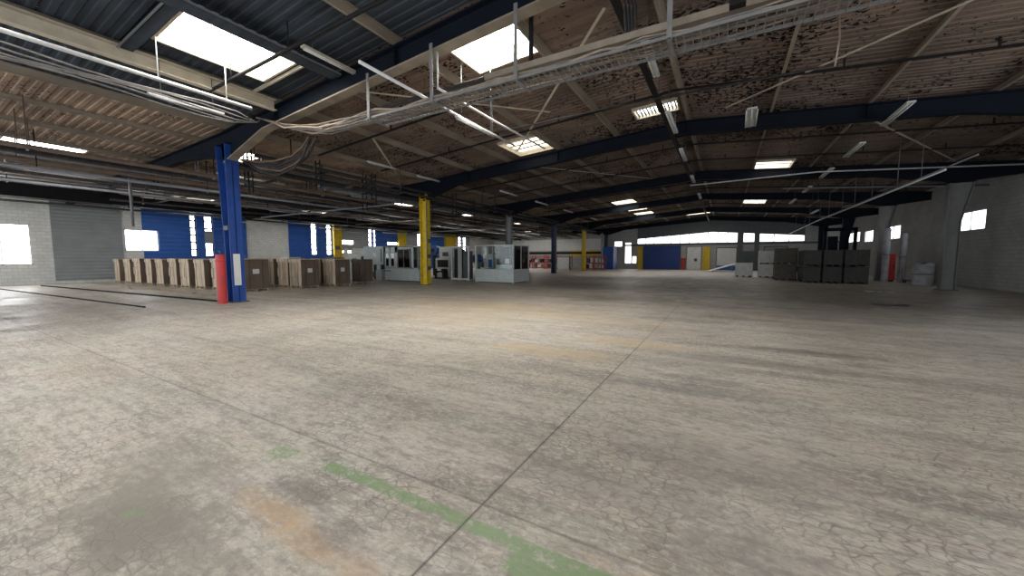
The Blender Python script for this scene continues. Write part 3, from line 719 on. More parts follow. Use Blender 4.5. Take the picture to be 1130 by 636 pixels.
# lengthwise trays and lights seen edge-on in the left bay
for k,(x,z,w,mt) in enumerate(((-17.9,5.5,.45,'galv'),(-22.3,5.35,.5,'greypipe'),(-27.6,5.2,.4,'galv'),(-34.6,5.0,.5,'darksteel'))):
    t=thing('cable_tray',['pale shallow cable tray closest to the column row in the left bay','grey cable tray in the middle of the left bay','pale cable tray far into the left bay','heavy dark trough running above the blue wall panels'][k],'cable tray',(x,4,z))
    MB().box(x-w/2,x+w/2,0 if k!=0 else 7.6,56,z-.01,z+.01).build('tray_base',mt,t)
    MB().box(x-w/2-.015,x-w/2,0 if k!=0 else 7.6,56,z-.01,z+(.09 if k<3 else .3)).box(x+w/2,x+w/2+.015,0 if k!=0 else 7.6,56,z-.01,z+(.09 if k<3 else .3)).build('side_rail',mt,t)
    for j in range(8): MB().tube([(x+w/2,9+6*j,z),(x+w/2,9+6*j,deck(x))],.012,5).build('hanger_rod','greyD',t)
k=0
for x,z in ((-20.2,5.45),(-25.9,5.3),(-29.4,5.15),(-34.9,4.6)):
    for y in (8.5,15.5,23,31,39):
        if rnd.random()<.25: continue
        fitting((x,y,z),(x,y+3.0,z),'white left bay strip light, %s row from the columns, %s along it'%(ORD[[-20.2,-25.9,-29.4,-34.9].index(x)],ORD[[8.5,15.5,23,31,39].index(y)]),.12,'strip lights of the left bay'); k+=1
t=thing('eaves_girder','heavy dark lengthwise girder in front of the left wall windows','beam',(-30,0,4.6),None)
MB().box(-30.02,-29.98,YF,56,4.62,5.22).build('web','darksteel',t); MB().box(-30.15,-29.85,YF,56,4.58,4.62).box(-30.15,-29.85,YF,56,5.22,5.26).build('flange','darksteel',t)
for j in range(7): MB().box(-30.1,-29.9,FR[0]-8+10*j,FR[0]-7.9+10*j,5.2,5.75).build('hanger','darksteel',t)
# cross pipes in left bay
for k,(y,z,xa,xb,mt) in enumerate(((9.2,4.9,-34,-17,'pipe'),(12.4,5.1,-35,-16,'rust'),(15.2,4.6,-30,-16.2,'greypipe'),(19.5,5.0,-35,-16,'pipe'),(23.4,4.7,-33,-16,'rust'),(29.5,4.9,-35,-16,'pipe'),(33,4.6,-35,-16,'greypipe'),(41,4.9,-35,-16,'pipe'))):
    pipe([(xa,y,z),(xb,y,z)],.05,mt,'thin cross pipe in the low left bay, %s from the viewer'%ORD[k],group='cross pipes of the left bay',hang=[(xa+(xb-xa)*q,y,z,deck(xa+(xb-xa)*q)-.02) for q in (.1,.4,.7,.95)])
# short dark brackets/drops in clusters above the pallet packs
for k,(x,y) in enumerate(((-17.0,8.3),(-17.3,8.3),(-16.9,11.2),(-17.5,14.3),(-17.1,14.6),(-18.6,12.6),(-18.2,20.5),(-17.,21.6),(-19.5,17.4),(-17.3,24.3))):
    t=thing('drop_bracket','dark ladder-like drop bracket hanging in the left bay, %s from the viewer'%ORD[k],'bracket',(x,y,4.1),'drop brackets of the left bay')
    zt2=deck(x); zb=4.25+.3*(k%3)
    MB().box(x-.18,x-.14,y-.02,y+.02,zb,zt2).box(x+.14,x+.18,y-.02,y+.02,zb,zt2).build('upright','darksteel',t)
    r_=MB(); z=zb+.05
    while z<zt2: r_.box(x-.18,x+.18,y-.015,y+.015,z,z+.04); z+=.28
    r_.build('rung','darksteel',t)
pipe([(-21.45,5.9,4.9),(-21.45,5.9,2.9)],.05,'greypipe','grey hose dropping at the far left edge of the photo',name='drop_hose',cat='hose')

# ------------------------------------------------------------------ red post guard
t=thing('post_guard','tall red post guard standing against the blue column','post guard',(-15.45,6.35,0))
gx,gy=-15.38,6.42
gd=MB(); n=14
arc=[(gx+.165*math.cos(a),gy+.165*math.sin(a)) for a in [PI*1.02+i*(PI*1.1)/n for i in range(n+1)]]
inn=[(gx+.14*math.cos(a),gy+.14*math.sin(a)) for a in [PI*1.02+i*(PI*1.1)/n for i in range(n+1)]]
gd.prism(arc+inn[::-1],'z',0,1.72); gd.build('guard_shell','red',t)
for z in (.12,1.5): MB().tube([(gx+.17*math.cos(a),gy+.17*math.sin(a),z) for a in [PI*1.02+i*(PI*1.1)/n for i in range(n+1)]],.018,6).build('band','red',t)
MB().tube([(gx-.12,gy-.05,1.72),(gx-.12,gy-.05,1.84),(gx+.08,gy-.05,1.84),(gx+.08,gy-.05,1.72)],.014,6).build('handle','greyD',t)

# ------------------------------------------------------------------ wrapped board packs on pallets
def make_pack(label, group, w=1.12, d=1.0, h=1.5, seed=0, front='card', lab=True, top=True):
    """origin at base centre; -Y face shows board edges, +X face has a darker brown sheet"""
    r=random.Random(seed); t=thing('board_pack',label,'pack of boards',(0,0,0),group)
    p=MB()
    for y in (-d/2+.05,0,d/2-.05): p.box(-w/2,w/2,y-.045,y+.045,0,.02)
    for x in (-w/2+.06,0,w/2-.06):
        for y in (-d/2+.05,0,d/2-.05): p.box(x-.055,x+.055,y-.045,y+.045,.02,.10)
    for k in range(6): x=-w/2+.07+k*(w-.14)/5; p.box(x-.06,x+.06,-d/2,d/2,.10,.122)
    p.build('pallet','wood',t,local=True)
    s=MB(); n=4; cw=w/n
    for i in range(n):
        x0=-w/2+i*cw; zz=.125; tiers=3
        for k in range(tiers):
            z1=zz+(h-.125)/tiers; j=r.uniform(-.012,.012); jj=r.uniform(0,.03)
            s.box(x0+.012+j,x0+cw-.012+j,-d/2+jj,d/2-.03,zz+.004,z1-.004); zz=z1
    s.build('board_stack',front,t,.008,local=True)
    c=MB().box(w/2-.012,w/2+.012,-d/2+.02,d/2,.13,h).build('side_sheet','cardD',t,local=True)
    if top:
        q=MB().box(-w/2-.02,w/2+.02,-d/2-.01,d/2+.01,h,h+.03); q.box(-w/2-.02,w/2+.02,-d/2-.015,-d/2-.003,h-.16,h); q.build('top_sheet',front,t,local=True)
    st=MB()
    for x in (-w*.27,w*.25): st.box(x-.009,x+.009,-d/2-.019,-d/2-.015,.12,h+.03)
    for y in (-d*.25,d*.25): st.box(w/2+.013,w/2+.017,y-.008,y+.008,.12,h+.03)
    st.build('strap','black',t,local=True)
    if lab: MB().box(w/2+.014,w/2+.02,-.13,.12,h*.55,h*.55+.22).build('paper_label','label',c,local=True)
    return t
pk=[make_pack('',None,seed=s_,w=w_,h=h_,lab=l_) for s_,w_,h_,l_ in ((1,1.05,1.52,True),(2,.95,1.55,False),(3,1.12,1.50,True))]
pk.append(make_pack('',None,seed=7,w=1.05,h=1.5,d=.8,lab=False,front='cardD'))
used=[False]*4
def place_pack(kind,x,y,rz,label,group,sc=None):
    if not used[kind]:
        used[kind]=True; o=pk[kind]; o.location=(x,y,0); o.rotation_euler=(0,0,rz); o['label']=label; o['group']=group
        if sc: o.scale=sc
        return o
    o=dup(pk[kind],(x,y,0),rz,label,sc); o['group']=group; return o
# outer row, running to the far left
row=[(-20.15,9.6,'board pack with a broad brown side sheet just right of the blue column'),(-22.2,9.5,'tan board pack directly left of the red post guard'),(-23.75,9.4,'tan board pack second left of the red post guard, small white label'),
     (-25.25,9.3,'board pack third left of the red post guard'),(-26.75,9.3,'board pack fourth left of the red post guard'),(-28.2,9.2,'board pack fifth left of the red post guard'),
     (-29.8,9.2,'board pack sixth left of the red post guard'),(-31.3,9.1,'board pack seventh left of the red post guard'),(-32.9,9.1,'leftmost board pack inside the photo, at its left edge'),(-34.4,9.0,'board pack beyond the left edge by the wall')]
rnd=random.Random(3)
for k,(x,y,lb) in enumerate(row):
    place_pack(k%3 if k else 2,x,y,rnd.uniform(-.05,.05),lb,'board packs in the outer left row',(1,1,1) if k else (1,1.15,1.03))
for k,x in enumerate((-23,-24.6,-26.2,-27.8,-29.4,-31)):
    place_pack((k+1)%3,x,10.9+.05*k,rnd.uniform(-.05,.05),'board pack in the hidden rank behind the outer left row, %s from the blue column'%ORD[k],'board packs in the rank behind')
inner=[(0,-19.75,12.05,'dark-fronted board pack with white label, nearest of the inner row'),(1,-21.0,12.1,'tan board pack left of the dark-fronted nearest inner pack'),(2,-22.3,12.1,'tan board pack showing at the left end of the inner row'),
       (0,-19.6,13.9,'board pack with tan front and dark labelled side in the middle of the inner row'),(1,-21.,14.,'tan board pack behind the middle of the inner row'),
       (3,-20.15,16.1,'dark brown board pack at the machine end of the inner row')]
for kd,x,y,lb in inner: place_pack(kd,x,y,rnd.uniform(-.04,.04),lb,'board packs in the inner left row')
# folded grey sheets lying on two packs
for k,(x,y,lb) in enumerate(((-21.,12.1,'folded pale sheet lying on the tan inner pack'),(-19.7,13.9,'folded grey sheet lying on the middle inner pack'))):
    mb=MB(); 
    for j in range(4): mb.box(x-.4+.02*j,x+.4-.03*j,y-.35,y+.35,1.56+.025*j,1.58+.025*j)
    tag(mb.build('folded_sheet','greypipe' if k else 'white',bevel=.006),lb,'sheet')

# ------------------------------------------------------------------ machines
def window_frame_panel(t, x0,x1,y,z0,z1,mt='glassD'):
    t=MB().box(x0,x1,y-.012,y,z0,z1).build('window_pane',mt,t)
    f=MB(); w=.035
    f.box(x0-w,x0,y-.03,y,z0-w,z1+w).box(x1,x1+w,y-.03,y,z0-w,z1+w).box(x0,x1,y-.03,y,z0-w,z0).box(x0,x1,y-.03,y,z1,z1+w)
    f.build('window_frame','white',t)
# A: enclosed machine right of packs
t=thing('enclosed_machine','large pale grey enclosed machine with tall dark windows, left of the near yellow column','machine',(-18.9,19.5,0))
x0,x1,y0,y1=-20.9,-17.65,18.6,19.5
b=MB()
b.box(x0,x1,y0,y1,0.06,.85)                        # base
b.box(x0,x1,y0,y0+.05,.85,.95)
for (a,c) in ((x0,x0+.12),(x0+.5,x0+.62),(x0+1.02,x0+1.3),(x0+2.55,x0+2.75),(x1-.1,x1)): b.box(a,c,y0,y0+.06,.85,2.4)
b.box(x0,x0+1.3,y0,y0+.06,1.98,2.4).box(x0,x1,y0,y1,2.33,2.42).box(x0,x0+.06,y0,y1,.85,2.35).box(x0,x1,y1-.06,y1,.85,2.35).box(x0+1.3,x0+2.55,y0,y0+.06,2.22,2.4)
b.box(x1-.06,x1,y0,y0+.15,.85,2.35).box(x1-.06,x1,y1-.15,y1,.85,2.35)
b.build('body','grey',t,.01)
MB().box(x0+.1,x1-.1,y0+.1,y1-.1,0,.06).build('plinth','black',t)
window_frame_panel(t,x0+.16,x0+.46,y0,1.05,1.92); window_frame_panel(t,x0+.66,x0+.98,y0,1.05,1.92)
d=MB().box(x0+1.34,x0+2.5,y0-.03,y0+.0,.98,2.18); d=d.build('sliding_door','glassD',t)
f=MB(); 
for (a,c,e,g) in ((x0+1.3,x0+1.38,.9,2.24),(x0+2.47,x0+2.55,.9,2.24),(x0+1.9,x0+1.94,.9,2.24)): f.box(a,c,y0-.06,y0-.03,e,g)
f.box(x0+1.3,x0+2.55,y0-.06,y0-.03,.9,.98).box(x0+1.3,x0+2.55,y0-.06,y0-.03,2.16,2.24); f.build('door_frame','galv',d); MB().box(x0+1.97,x0+2.0,y0-.10,y0-.06,1.3,1.7).build('door_handle','black',d)
MB().box(x1-.01,x1+.0,y0+.15,y1-.15,.9,2.3).build('side_pane','glassD',t)
MB().box(x0+1.0,x0+2.3,y0+.3,y0+.75,.85,1.5).box(x0+1.3,x0+1.9,y0+.35,y0+.7,1.5,2.2).build('work_head','greyD',t)
MB().tube([(x0+.7,y0-.1,.72),(x0+.2,y0-.25,.72),(x0+.1,y0-.1,.72)],.03,6).build('handrail','black',t)
# A2: raised cabinet left of it
t=thing('control_cabinet','pale grey cabinet raised on a dark frame behind the board packs','cabinet',(-22.9,20.,0))
MB().box(-24.7,-22.5,19.9,21.,1.1,2.5).build('case','grey',t,.02)
MB().box(-22.5,-22.15,20.0,20.9,1.15,2.45).build('side_case','greyD',t,.02)
for x in (-24.5,-23.6,-22.6):
    for y in (20.1,20.8): MB().box(x-.06,x+.06,y-.06,y+.06,0,1.1).build('leg','black',t)
MB().box(-24.6,-22.2,20.0,20.9,.15,.55).build('tank','greyD',t,.02); MB().box(-23.6,-23.2,19.88,19.9,1.7,2.0).build('panel','label',t); MB().box(-22.75,-22.65,19.87,19.9,1.3,2.3).build('handle','greyD',t)
MB().box(-22.3,-21.7,19.0,19.7,.0,.75).build('step','grey',t,.02)
t=thing('control_cabinet','wide light grey cabinet with a small dark screen, farther back by the left wall','cabinet',(-27.9,22,0))
MB().box(-29.2,-26.4,22.,23.,0,1.9).build('case','grey',t,.02); MB().box(-27.6,-26.9,21.97,22.,1.2,1.75).build('screen','black',t); MB().box(-28.8,-28.2,21.97,22.,.3,1.6).build('door','galv',t)
# operator console and the cabinet behind it
t=thing('operator_console','white-framed operator console with a dark screen right of the near yellow column','console',(-20.,24.,0))
MB().box(-20.95,-19.3,24.,24.5,.72,1.6).build('case','white',t,.03); MB().box(-20.7,-19.6,23.975,24.,.86,1.45).build('screen','black',t)
MB().box(-20.4,-20.0,24.1,24.4,.05,.72).build('pedestal','black',t); MB().box(-20.8,-19.7,24.,24.5,0,.05).build('foot','greyD',t)
t=thing('switch_cabinet','tall white switch cabinet behind the operator console','cabinet',(-20.6,25,0))
MB().box(-21.3,-19.7,24.9,25.5,.0,2.55).build('case','white',t,.02); MB().box(-20.9,-20.3,24.87,24.9,1.75,2.1).build('vent','greyD',t)
# blue fan/motor wheel
def drum(label,x,y,z,r,l,mt='machblue'):
    t=thing('blue_motor',label,'motor',(x,y,0),'blue machine motors')
    MB().tube([(x,y-l/2,z),(x,y+l/2,z)],r,20).build('casing',mt,t); MB().tube([(x,y-l/2-.05,z),(x,y-l/2,z)],r*.4,12).build('hub','black',t)
    q=MB()
    for k in range(8):
        a=k*PI/4; q.beam((x+r*.35*math.cos(a),y-l/2-.02,z+r*.35*math.sin(a)),(x+r*.95*math.cos(a),y-l/2-.02,z+r*.95*math.sin(a)),.04,.03,(0,1,0))
    q.build('grille','greyD',t)
    MB().box(x-.12,x+.12,y-.15,y+.15,0,z-r*.9).build('stand','black',t)
drum('round blue motor high beside the near yellow column',-23.0,26.3,2.3,.45,.5)
drum('upper round blue motor left of the glazed enclosure',-16.6,23.9,1.55,.36,.5)
# B: open framed machine
t=thing('framed_machine','tall white-framed open machine with dark insides in the middle of the machine group','machine',(-16.6,22,0))
x0,x1,y0,y1=-17.35,-15.85,21.7,22.7
f=MB()
for x in (x0,x0+.62,x0+.82,x1):
    for y in (y0,y1): f.box(x-.05,x+.05,y-.05,y+.05,0,2.45)
for z in (2.4,.1):
    for y in (y0,y1): f.box(x0,x1,y-.04,y+.04,z-.05,z+.05)
for x in (x0,x1): f.box(x-.04,x+.04,y0,y1,2.35,2.45)
f.build('frame','white',t)
MB().box(x0+.08,x0+.56,y0+.15,y1-.2,.1,2.25).build('left_cabinet','black',t,.02); MB().box(x0+.9,x0+1.3,y0+.12,y1-.2,.1,2.1).build('right_cabinet','greyD',t,.02)
MB().box(x0+.62,x0+.82,y0-.05,y0-.02,.1,2.4).build('front_post_cover','white',t)
q=MB()
for k in range(3): q.tube([(x0+.66+.04*k,y0+.4,.2),(x0+.68+.03*k,y0+.5,1.2),(x0+.7+.02*k,y0+.6,2.3)],.018,6)
q.build('hose','black',t)
t=thing('parts_stand','low dark stand with pale panels between console and framed machine','stand',(-19.3,23,0)); MB().box(-19.9,-18.8,22.6,23.1,0,.08).box(-19.85,-19.8,22.65,23.05,.08,.6).box(-18.9,-18.85,22.65,23.05,.08,.6).box(-19.85,-18.85,22.65,23.05,.5,.6).build('frame','black',t); MB().box(-19.6,-19.1,22.62,22.66,.1,.45).build('panel','white',t)
# C: glazed enclosure
t=thing('glazed_enclosure','long grey glazed machine enclosure with clear windows, right end of the machine group','machine',(-13,21.5,0))
x0,x1,y0,y1=-14.45,-11.6,20.6,22.7
lo=MB().box(x0,x1,y0,y0+.05,.05,.88).box(x1-.05,x1,y0,y1,.05,.88).box(x0,x0+.05,y0,y1,.05,.88).box(x0,x1,y1-.05,y1,.05,.88); lo.build('lower_panel','grey',t)
f=MB()
for x in (x0,x1): 
    for y in (y0,y1): f.box(x-.045,x+.045,y-.045,y+.045,0,2.45)
for x in (x0+.95,x0+1.6): f.box(x-.012,x+.012,y0-.01,y0+.03,.88,2.4)
f.box(x0,x1,y0-.03,y0+.03,2.38,2.45).box(x0,x1,y1-.03,y1+.03,2.38,2.45).box(x0-.03,x0+.03,y0,y1,2.38,2.45).box(x1-.03,x1+.03,y0,y1,2.38,2.45)
f.box(x1-.03,x1+.03,21.6,21.66,.88,2.4)
f.build('frame','grey',t)
MB().box(x0+.05,x1-.05,y0,y0+.01,.88,2.38).build('front_glass','glass',t); MB().box(x1-.01,x1,y0+.05,y1-.05,.88,2.38).build('side_glass','glassD',t)
MB().box(x0+.1,x0+.45,y0+.06,y0+.3,1.0,1.35).build('control_box','greyD',t,.01)
MB().box(x0+.1,x1-.1,y0+.1,y1-.1,.0,.05).build('plinth','black',t)
MB().box(x0+1.3,x0+2.55,y0+.5,y0+1.6,.5,1.15).build('work_bed','white',t,.02)
MB().tube([(x0+1.0,y0+1.6,.8),(x0+1.0,y0+1.6,2.35)],.36,20).build('roller','copper',t)
MB().tube([(x0+2.35,y0+1.7,.9),(x0+2.35,y0+1.7,2.2)],.22,16).build('roller','greyD',t)
MB().box(x0+2.2,x0+2.5,y0+.1,y0+.12,1.25,1.55).build('paper_notice','label',t)
t=thing('robot_stand','white upright machine column inside the gap left of the glazed enclosure','machine',(-15.2,23,0)); MB().box(-15.25,-14.75,23.2,23.8,0,1.9).build('body','white',t,.03); MB().box(-15.2,-14.8,23.15,23.2,.9,1.5).build('panel','machblue',t)

# ------------------------------------------------------------------ red racking with goods at far left back
rnd=random.Random(21)
rl=0
for r_i,(xa,xb,y) in enumerate(((-27.6,-23.6,51.5),(-23.4,-19.6,51.5),(-17.2,-14.4,50.8))):
    t=thing('storage_rack',['red storage rack left of the lone dark blue column','red storage rack directly behind the lone dark blue column','red storage rack right of the farther yellow column'][r_i],'rack',(xa,y,0),'red storage racks')
    u=MB()
    for x in (xa,(xa+xb)/2,xb):
        for yy in (y,y+1): u.box(x-.05,x+.05,yy-.05,yy+.05,0,2.0)
    u.build('upright','red',t)
    for z in (.15,.95,1.75):
        s=MB().box(xa,xb,y-.04,y+.04,z-.07,z+.05).box(xa,xb,y+.96,y+1.04,z-.07,z+.05); s.build('shelf_beam','red',t); MB().box(xa,xb,y,y+1,z+.02,z+.05).build('shelf_board','wood',t)
    for li,z in enumerate((.2,1.0)):
        x=xa+.15; j=0
        while x<xb-.6:
            w=rnd.uniform(.35,.65); h=rnd.uniform(.3,.6); cm=rnd.choice(['red','crateW','black','greyD','red','card','white'])
            cn={'red':'red','crateW':'pale','black':'black','greyD':'dark grey','card':'tan','white':'white'}[cm]
            o=thing('storage_bin','%s bin, %s shelf of rack %s, %s from left'%(cn,('bottom','middle')[li],['left of the lone blue column','behind the lone blue column','by the farther yellow column'][r_i],ORD[j]),'bin',(x,y+.1,z),'bins on the red racks')
            MB().box(x,x+w,y+.08,y+.75,z,z+h).build('body',cm,o,.02); MB().box(x-.02,x+w+.02,y+.06,y+.77,z+h,z+h+.04).build('rim',cm,o)
            x+=w+rnd.uniform(.1,.3); j+=1
t=thing('white_board_panel','large white board leaning between the racks behind the lone blue column','board',(-20,50,0)); MB().box(-20.9,-19.0,49.9,49.96,.1,1.7).build('board','white',t); MB().box(-20.9,-20.85,49.85,50.2,0,1.75).box(-19.05,-19.0,49.85,50.2,0,1.75).build('leg','greyD',t)
trim(MB().box(-30,-16.6,YB-.06,YB,2.25,2.6),'darksteel'); trim(MB().box(-21.6,-17.0,YB-.05,YB,1.9,2.75),'yellow')
trim(MB().box(-36,-16.4,YB-.05,YB,2.8,4.6),'white')
# blue enclosure by the end wall
t=thing('blue_partition','bright blue ribbed partition standing near the end wall','partition',(-14.6,54,0)); MB().box(-15.3,-13.9,53.6,53.72,0,3.2).build('panel','bluepanel',t); MB().box(-13.9,-13.8,53.5,55.5,0,3.3).build('side_panel','bluedoor',t); MB().box(-15.4,-15.3,53.5,53.8,0,3.4).build('post','galv',t)
t=thing('tall_post','slim pale post by the farther end of the red racks','post',(-14.5,50,0)); MB().box(-14.55,-14.4,49.95,50.1,0,5.0).build('shaft','galv',t); MB().box(-14.65,-14.3,49.85,50.2,0,.03).build('base_plate','greyD',t)

# ------------------------------------------------------------------ end wall doors and fittings
def door(n,x0,x1,z1,ms,fm='greyD',z0=0):
    r=thing('door_%d'%n,None,None,((x0+x1)/2,YB,z0)); r['kind']='structure'
    MB().box(x0,x1,YB-.07,YB-.01,z0+.02,z1).build('door_leaf',ms,r)
    MB().box(x0-.1,x0,YB-.12,YB,z0,z1+.1).box(x1,x1+.1,YB-.12,YB,z0,z1+.1).box(x0,x1,YB-.12,YB,z1,z1+.1).build('door_frame',fm,r)
    return r
door(1,-10.25,-5.45,3.3,'bluedoor'); door(2,-4.55,-2.85,3.1,'white','galv'); door(3,-.95,1.25,2.9,'white','greyD',.6); door(4,1.9,3.9,2.4,'greyD','greyD'); door(5,4.3,6.6,3.0,'greypanel','greyD')
trim(MB().box(-13,XW,YB-.03,YB,3.35,3.6),'greyD'); trim(MB().box(-.95,8.3,YB-.04,YB,0,.6),'machblue')
trim(MB().box(1.35,1.95,YB-.1,YB,0,7.1),'greyD'); trim(MB().box(3.2,3.7,YB-.1,YB,0,6.95),'greyD')
t=thing('fire_cabinet','red fire equipment cabinet on the end wall beside the blue door','cabinet',(-5.0,YB-.3,0)); MB().box(-5.25,-4.75,YB-.35,YB-.08,.0,1.35).build('case','red',t,.02); MB().box(-5.35,-4.65,YB-.36,YB-.08,1.35,1.6).build('hood','red',t); MB().box(-5.03,-4.97,YB-.38,YB-.35,.5,.9).build('handle','black',t)
t=thing('wall_switchbox','small grey switch box on the white end door panel','box',(-3.5,YB-.15,1.3)); MB().box(-3.65,-3.3,YB-.18,YB-.07,1.15,1.55).build('case','greyD',t,.01); MB().box(-3.5,-3.46,YB-.2,YB-.18,1.3,1.4).build('handle','red',t)
# pale slab leaning on a trestle at the end
t=thing('sloping_board','long white board sloping up from the floor near the end wall','board',(-1,50,0)); MB().beam((-1.6,49,.10),(1.0,50.2,.95),.9,.06).build('board','white',t); MB().box(.75,.85,49.75,50.6,0,.8).box(.75,.85,49.8,50.5,.7,.8).build('trestle','greyD',t); MB().box(-1.3,1.6,49.6,50.4,0,.12).build('base','white',t)

# ------------------------------------------------------------------ crate stacks at right
def make_crate(mt, w,d,h, ribs=5, name='stacking_crate'):
    t=thing(name,'','crate',(0,0,0))
    b=MB().box(-w/2+.03,w/2-.03,-d/2+.03,d/2-.03,.10,h-.05); b.build('body',mt,t,local=True)
    for x in (-w/2,w/2-.07):
        for y in (-d/2,d/2-.07): MB().box(x,x+.07,y,y+.07,0,h).build('corner_post',mt,t,local=True)
    r=MB()
    for z in (.10,h*.5,h-.09): r.box(-w/2,w/2,-d/2,-d/2+.03,z,z+.06).box(-w/2,w/2,d/2-.03,d/2,z,z+.06).box(-w/2,-w/2+.03,-d/2,d/2,z,z+.06).box(w/2-.03,w/2,-d/2,d/2,z,z+.06)
    for k in range(1,ribs+1):
        x=-w/2+k*w/(ribs+1); r.box(x-.02,x+.02,-d/2+.005,-d/2+.03,.1,h-.05)
        y=-d/2+k*d/(ribs+1); r.box(-w/2+.005,-w/2+.03,y-.02,y+.02,.1,h-.05)
    r.build('rib',mt,t,.004,local=True)
    for x in (-w/2+.09,-.07,w/2-.23): MB().box(x,x+.14,-d/2+.02,d/2-.02,0,.10).build('foot','black',t,local=True)
    return t
g=make_crate('crate',1.32,1.1,1.06); first=True
pos=[('left',4.95,31.4,.98),('middle',5.98,31.3,.98),('right',7.12,31.2,1.2)]
for nm,x,y,w in pos:
    for lv,z in enumerate((0,1.08)):
        lb='dark grey crate, %s of its stack, %s of the three front stacks on the right'%(('bottom','top')[lv],nm)
        if first: g.location=(x,y,z); g['label']=lb; g['group']='dark grey crates'; o=g; first=False
        else: o=dup(g,(x,y,z),0,lb); o['group']='dark grey crates'
        o.scale=((w-.06)/1.32,1,1)
for nm,x,y in (('left',5.0,32.7),('middle',6.05,32.6),('right',7.2,32.5)):
    for lv,z in enumerate((0,1.08)): o=dup(g,(x,y,z),0,'dark grey crate in the rank behind, %s of the %s stack'%(('bottom','top')[lv],nm)); o.scale=(.72,1,1)
g=make_crate('crateB',1.25,1.1,1.16,7); g.location=(3.85,34.0,0); g['label']='brown ribbed crate at the bottom of the stack left of the dark grey crates'; g['group']='brown crates'
o=dup(g,(3.85,34.0,1.18),0,'brown ribbed crate on top of the stack left of the dark grey crates')
for lv,z in enumerate((0,1.18)): dup(g,(4.2,36.2,z),0,'brown ribbed crate behind, %s one, in the gap before the grey crates'%('lower','upper')[lv])
g=make_crate('crateW',1.25,1.0,1.1,3,'pale_crate'); g.location=(3.1,37.9,0); g['label']='pale crate at the bottom of the white stack'; g['group']='pale crates'
dup(g,(3.1,37.9,1.12),0,'pale crate on top of the white stack')
o=dup(g,(1.45,38.0,0),0,'single pale crate standing apart near the middle of the hall'); o.scale=(1.0,1,1.12)
# pale wrapped rolls and red trolley by the right columns
for k,(x,y,h,lb) in enumerate(((9.35,34.2,3.6,'tall white wrapped roll standing right of the grey crates'),(10.6,35.6,3.3,'tall pale roll beside the flared grey column'),(11.0,33.4,1.3,'short pale drum on the floor at the right edge'),(10.2,31.2,1.25,'pale sack-like drum farthest right'))):
    t=thing('wrapped_roll' if h>2 else 'pale_drum',lb,'roll' if h>2 else 'drum',(x,y,0))
    r=.19 if h>2 else .45
    MB().tube([(x,y,0),(x,y,.05),(x,y,h-.1),(x,y,h)],[r*.95,r,r*.97,r*.7],18).build('body','rollgrey',t); MB().tube([(x,y,h),(x,y,h+.06)],r*.3,10).build('core' if h>2 else 'lid','greyD',t)
    MB().tube([(x,y,h*.5),(x,y,h*.5+.06)],r*1.02,18).build('band','greypipe',t)
t=thing('red_cabinet','tall red cabinet between the white roll and the flared column','cabinet',(9.9,35.,0)); MB().box(9.55,10.1,35.0,35.5,.1,1.9).build('case','red',t,.02); d=MB().box(9.6,10.05,34.98,35.,.2,1.8).build('door','red',t); MB().box(9.98,10.02,34.95,34.98,.9,1.2).build('handle','black',d); MB().box(9.6,10.05,35.05,35.45,0,.1).build('plinth','black',t)
t=thing('hand_trolley','small dark hand trolley near the red cabinet','trolley',(10.4,33.9,0)); MB().box(10.2,10.7,33.6,34.1,.14,.2).build('platform','greyD',t); MB().tube([(10.2,34.1,.2),(10.2,34.2,1.0),(10.7,34.2,1.0),(10.7,34.1,.2)],.02,6).build('handle','red',t)
for x in (10.25,10.65):
    for y in (33.68,34.02): MB().tube([(x-.02,y,.07),(x+.02,y,.07)],.07,10).build('wheel','black',t)
t=thing('blue_machine','tall dark blue machine frame rising behind the grey crates','machine',(7.5,38,0)); MB().box(6.7,6.9,37.9,38.1,0,3.9).box(7.7,7.9,37.9,38.1,0,3.9).box(8.5,8.7,37.9,38.1,0,3.9).build('upright','navy',t); MB().box(6.7,8.7,37.9,38.1,3.7,3.95).build('top_rail','navy',t); MB().box(7.0,7.6,38.,38.4,0,3.3).build('housing','navy',t,.02)
# plastic film scraps on the floor
for k,(x,y,lb) in enumerate(((6.3,23.4,'crumpled clear plastic scrap on the floor below the grey crates'),(5.0,17.4,'flattened pale plastic scrap nearer on the floor at right'))):
    r=random.Random(40+k); mb=MB(); n=7; vs=[(x+.16*(i-3)+r.uniform(-.04,.04),y+.12*(j-3)+r.uniform(-.03,.03),.012+r.uniform(0,.05)) for i in range(n) for j in range(n)]
    mb.add(vs,[(i*n+j,(i+1)*n+j,(i+1)*n+j+1,i*n+j+1) for i in range(n-1) for j in range(n-1) if r.random()>.15]); tag(mb.build('plastic_scrap','greypipe' if k else 'white'),lb,'scrap')
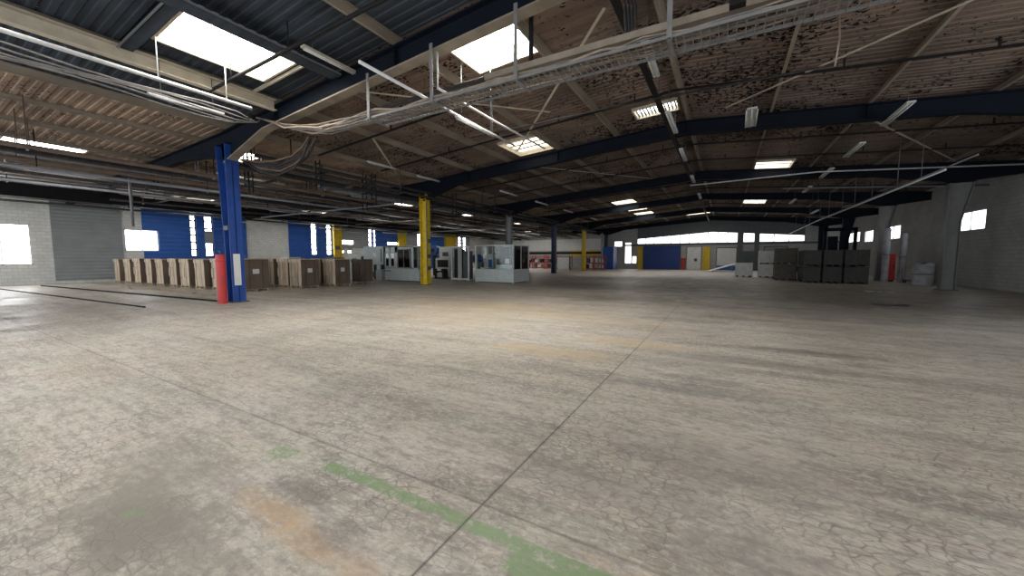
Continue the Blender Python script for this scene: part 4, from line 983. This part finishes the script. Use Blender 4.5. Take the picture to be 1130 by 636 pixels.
# floor channel edge and debris left of the blue column
t=thing('floor_rail','low dark steel edge rail on the floor left of the blue column','rail',(-19,6.4,0)); MB().beam((-34,5.3,.03),(-16.1,6.55,.03),.06,.06).beam((-34,3.6,.02),(-16.3,4.6,.02),.05,.04).build('rail','darksteel',t)
rnd=random.Random(9)
for k in range(7):
    x=-17.5-1.9*k; y=7.3+rnd.uniform(-.3,.3); mb=MB(); mb.beam((x,y,.03),(x+rnd.uniform(.4,.9),y+rnd.uniform(-.1,.15),.035),.1,.05)
    tag(mb.build('timber_offcut','wood'),'flat timber offcut on the floor before the outer packs, %s left of the blue column'%ORD[k],'timber','timber offcuts on the floor')

# ------------------------------------------------------------------ light and camera
sc=bpy.context.scene
w=bpy.data.worlds.new('sky'); sc.world=w; w.use_nodes=True; nt=w.node_tree
bg=nt.nodes['Background']; bg.inputs[0].default_value=(.86,.93,1,1); bg.inputs[1].default_value=7.5
def portal(loc,rot,sx,sy):
    l=bpy.data.lights.new('daylight_portal','AREA'); l.shape='RECTANGLE'; l.size=sx; l.size_y=sy; l.cycles.is_portal=True
    o=bpy.data.objects.new('daylight_portal',l); C.objects.link(o); o.location=loc; o.rotation_euler=rot
for a,b,c,d in OPB: portal(((a+b)/2,YF-.26,(c+d)/2),(PI/2,0,0),b-a,d-c)
for a,b,c,d in OPN: portal((XW+.26,(a+b)/2,(c+d)/2),(PI/2,0,PI/2),b-a,d-c)

F=413.; pitch=math.atan(33/F); yaw=math.atan(235/(F*math.cos(pitch)+33*math.sin(pitch)))
cd=bpy.data.cameras.new('camera'); cam=bpy.data.objects.new('camera',cd); C.objects.link(cam)
cd.sensor_width=36; cd.lens=F/1130*36; cd.clip_start=.05; cd.clip_end=300
cam.location=(0,0,1.6); cam.rotation_euler=(PI/2-pitch,0,yaw)
sc.camera=cam
sc.view_settings.view_transform='Standard'; sc.view_settings.look='None'; sc.view_settings.gamma=1; sc.view_settings.use_curve_mapping=False
sc.view_settings.exposure=0.0
try:
    sc.cycles.use_denoising=True; sc.cycles.max_bounces=7; sc.cycles.diffuse_bounces=5; sc.cycles.use_light_tree=True; sc.cycles.sample_clamp_indirect=8
    sc.cycles.transparent_max_bounces=12
except Exception as e: print(e)

for _o in bpy.data.objects:
    if 'label' in _o and len(str(_o['label']).split())>16: print('LONG', _o.name, _o['label'])
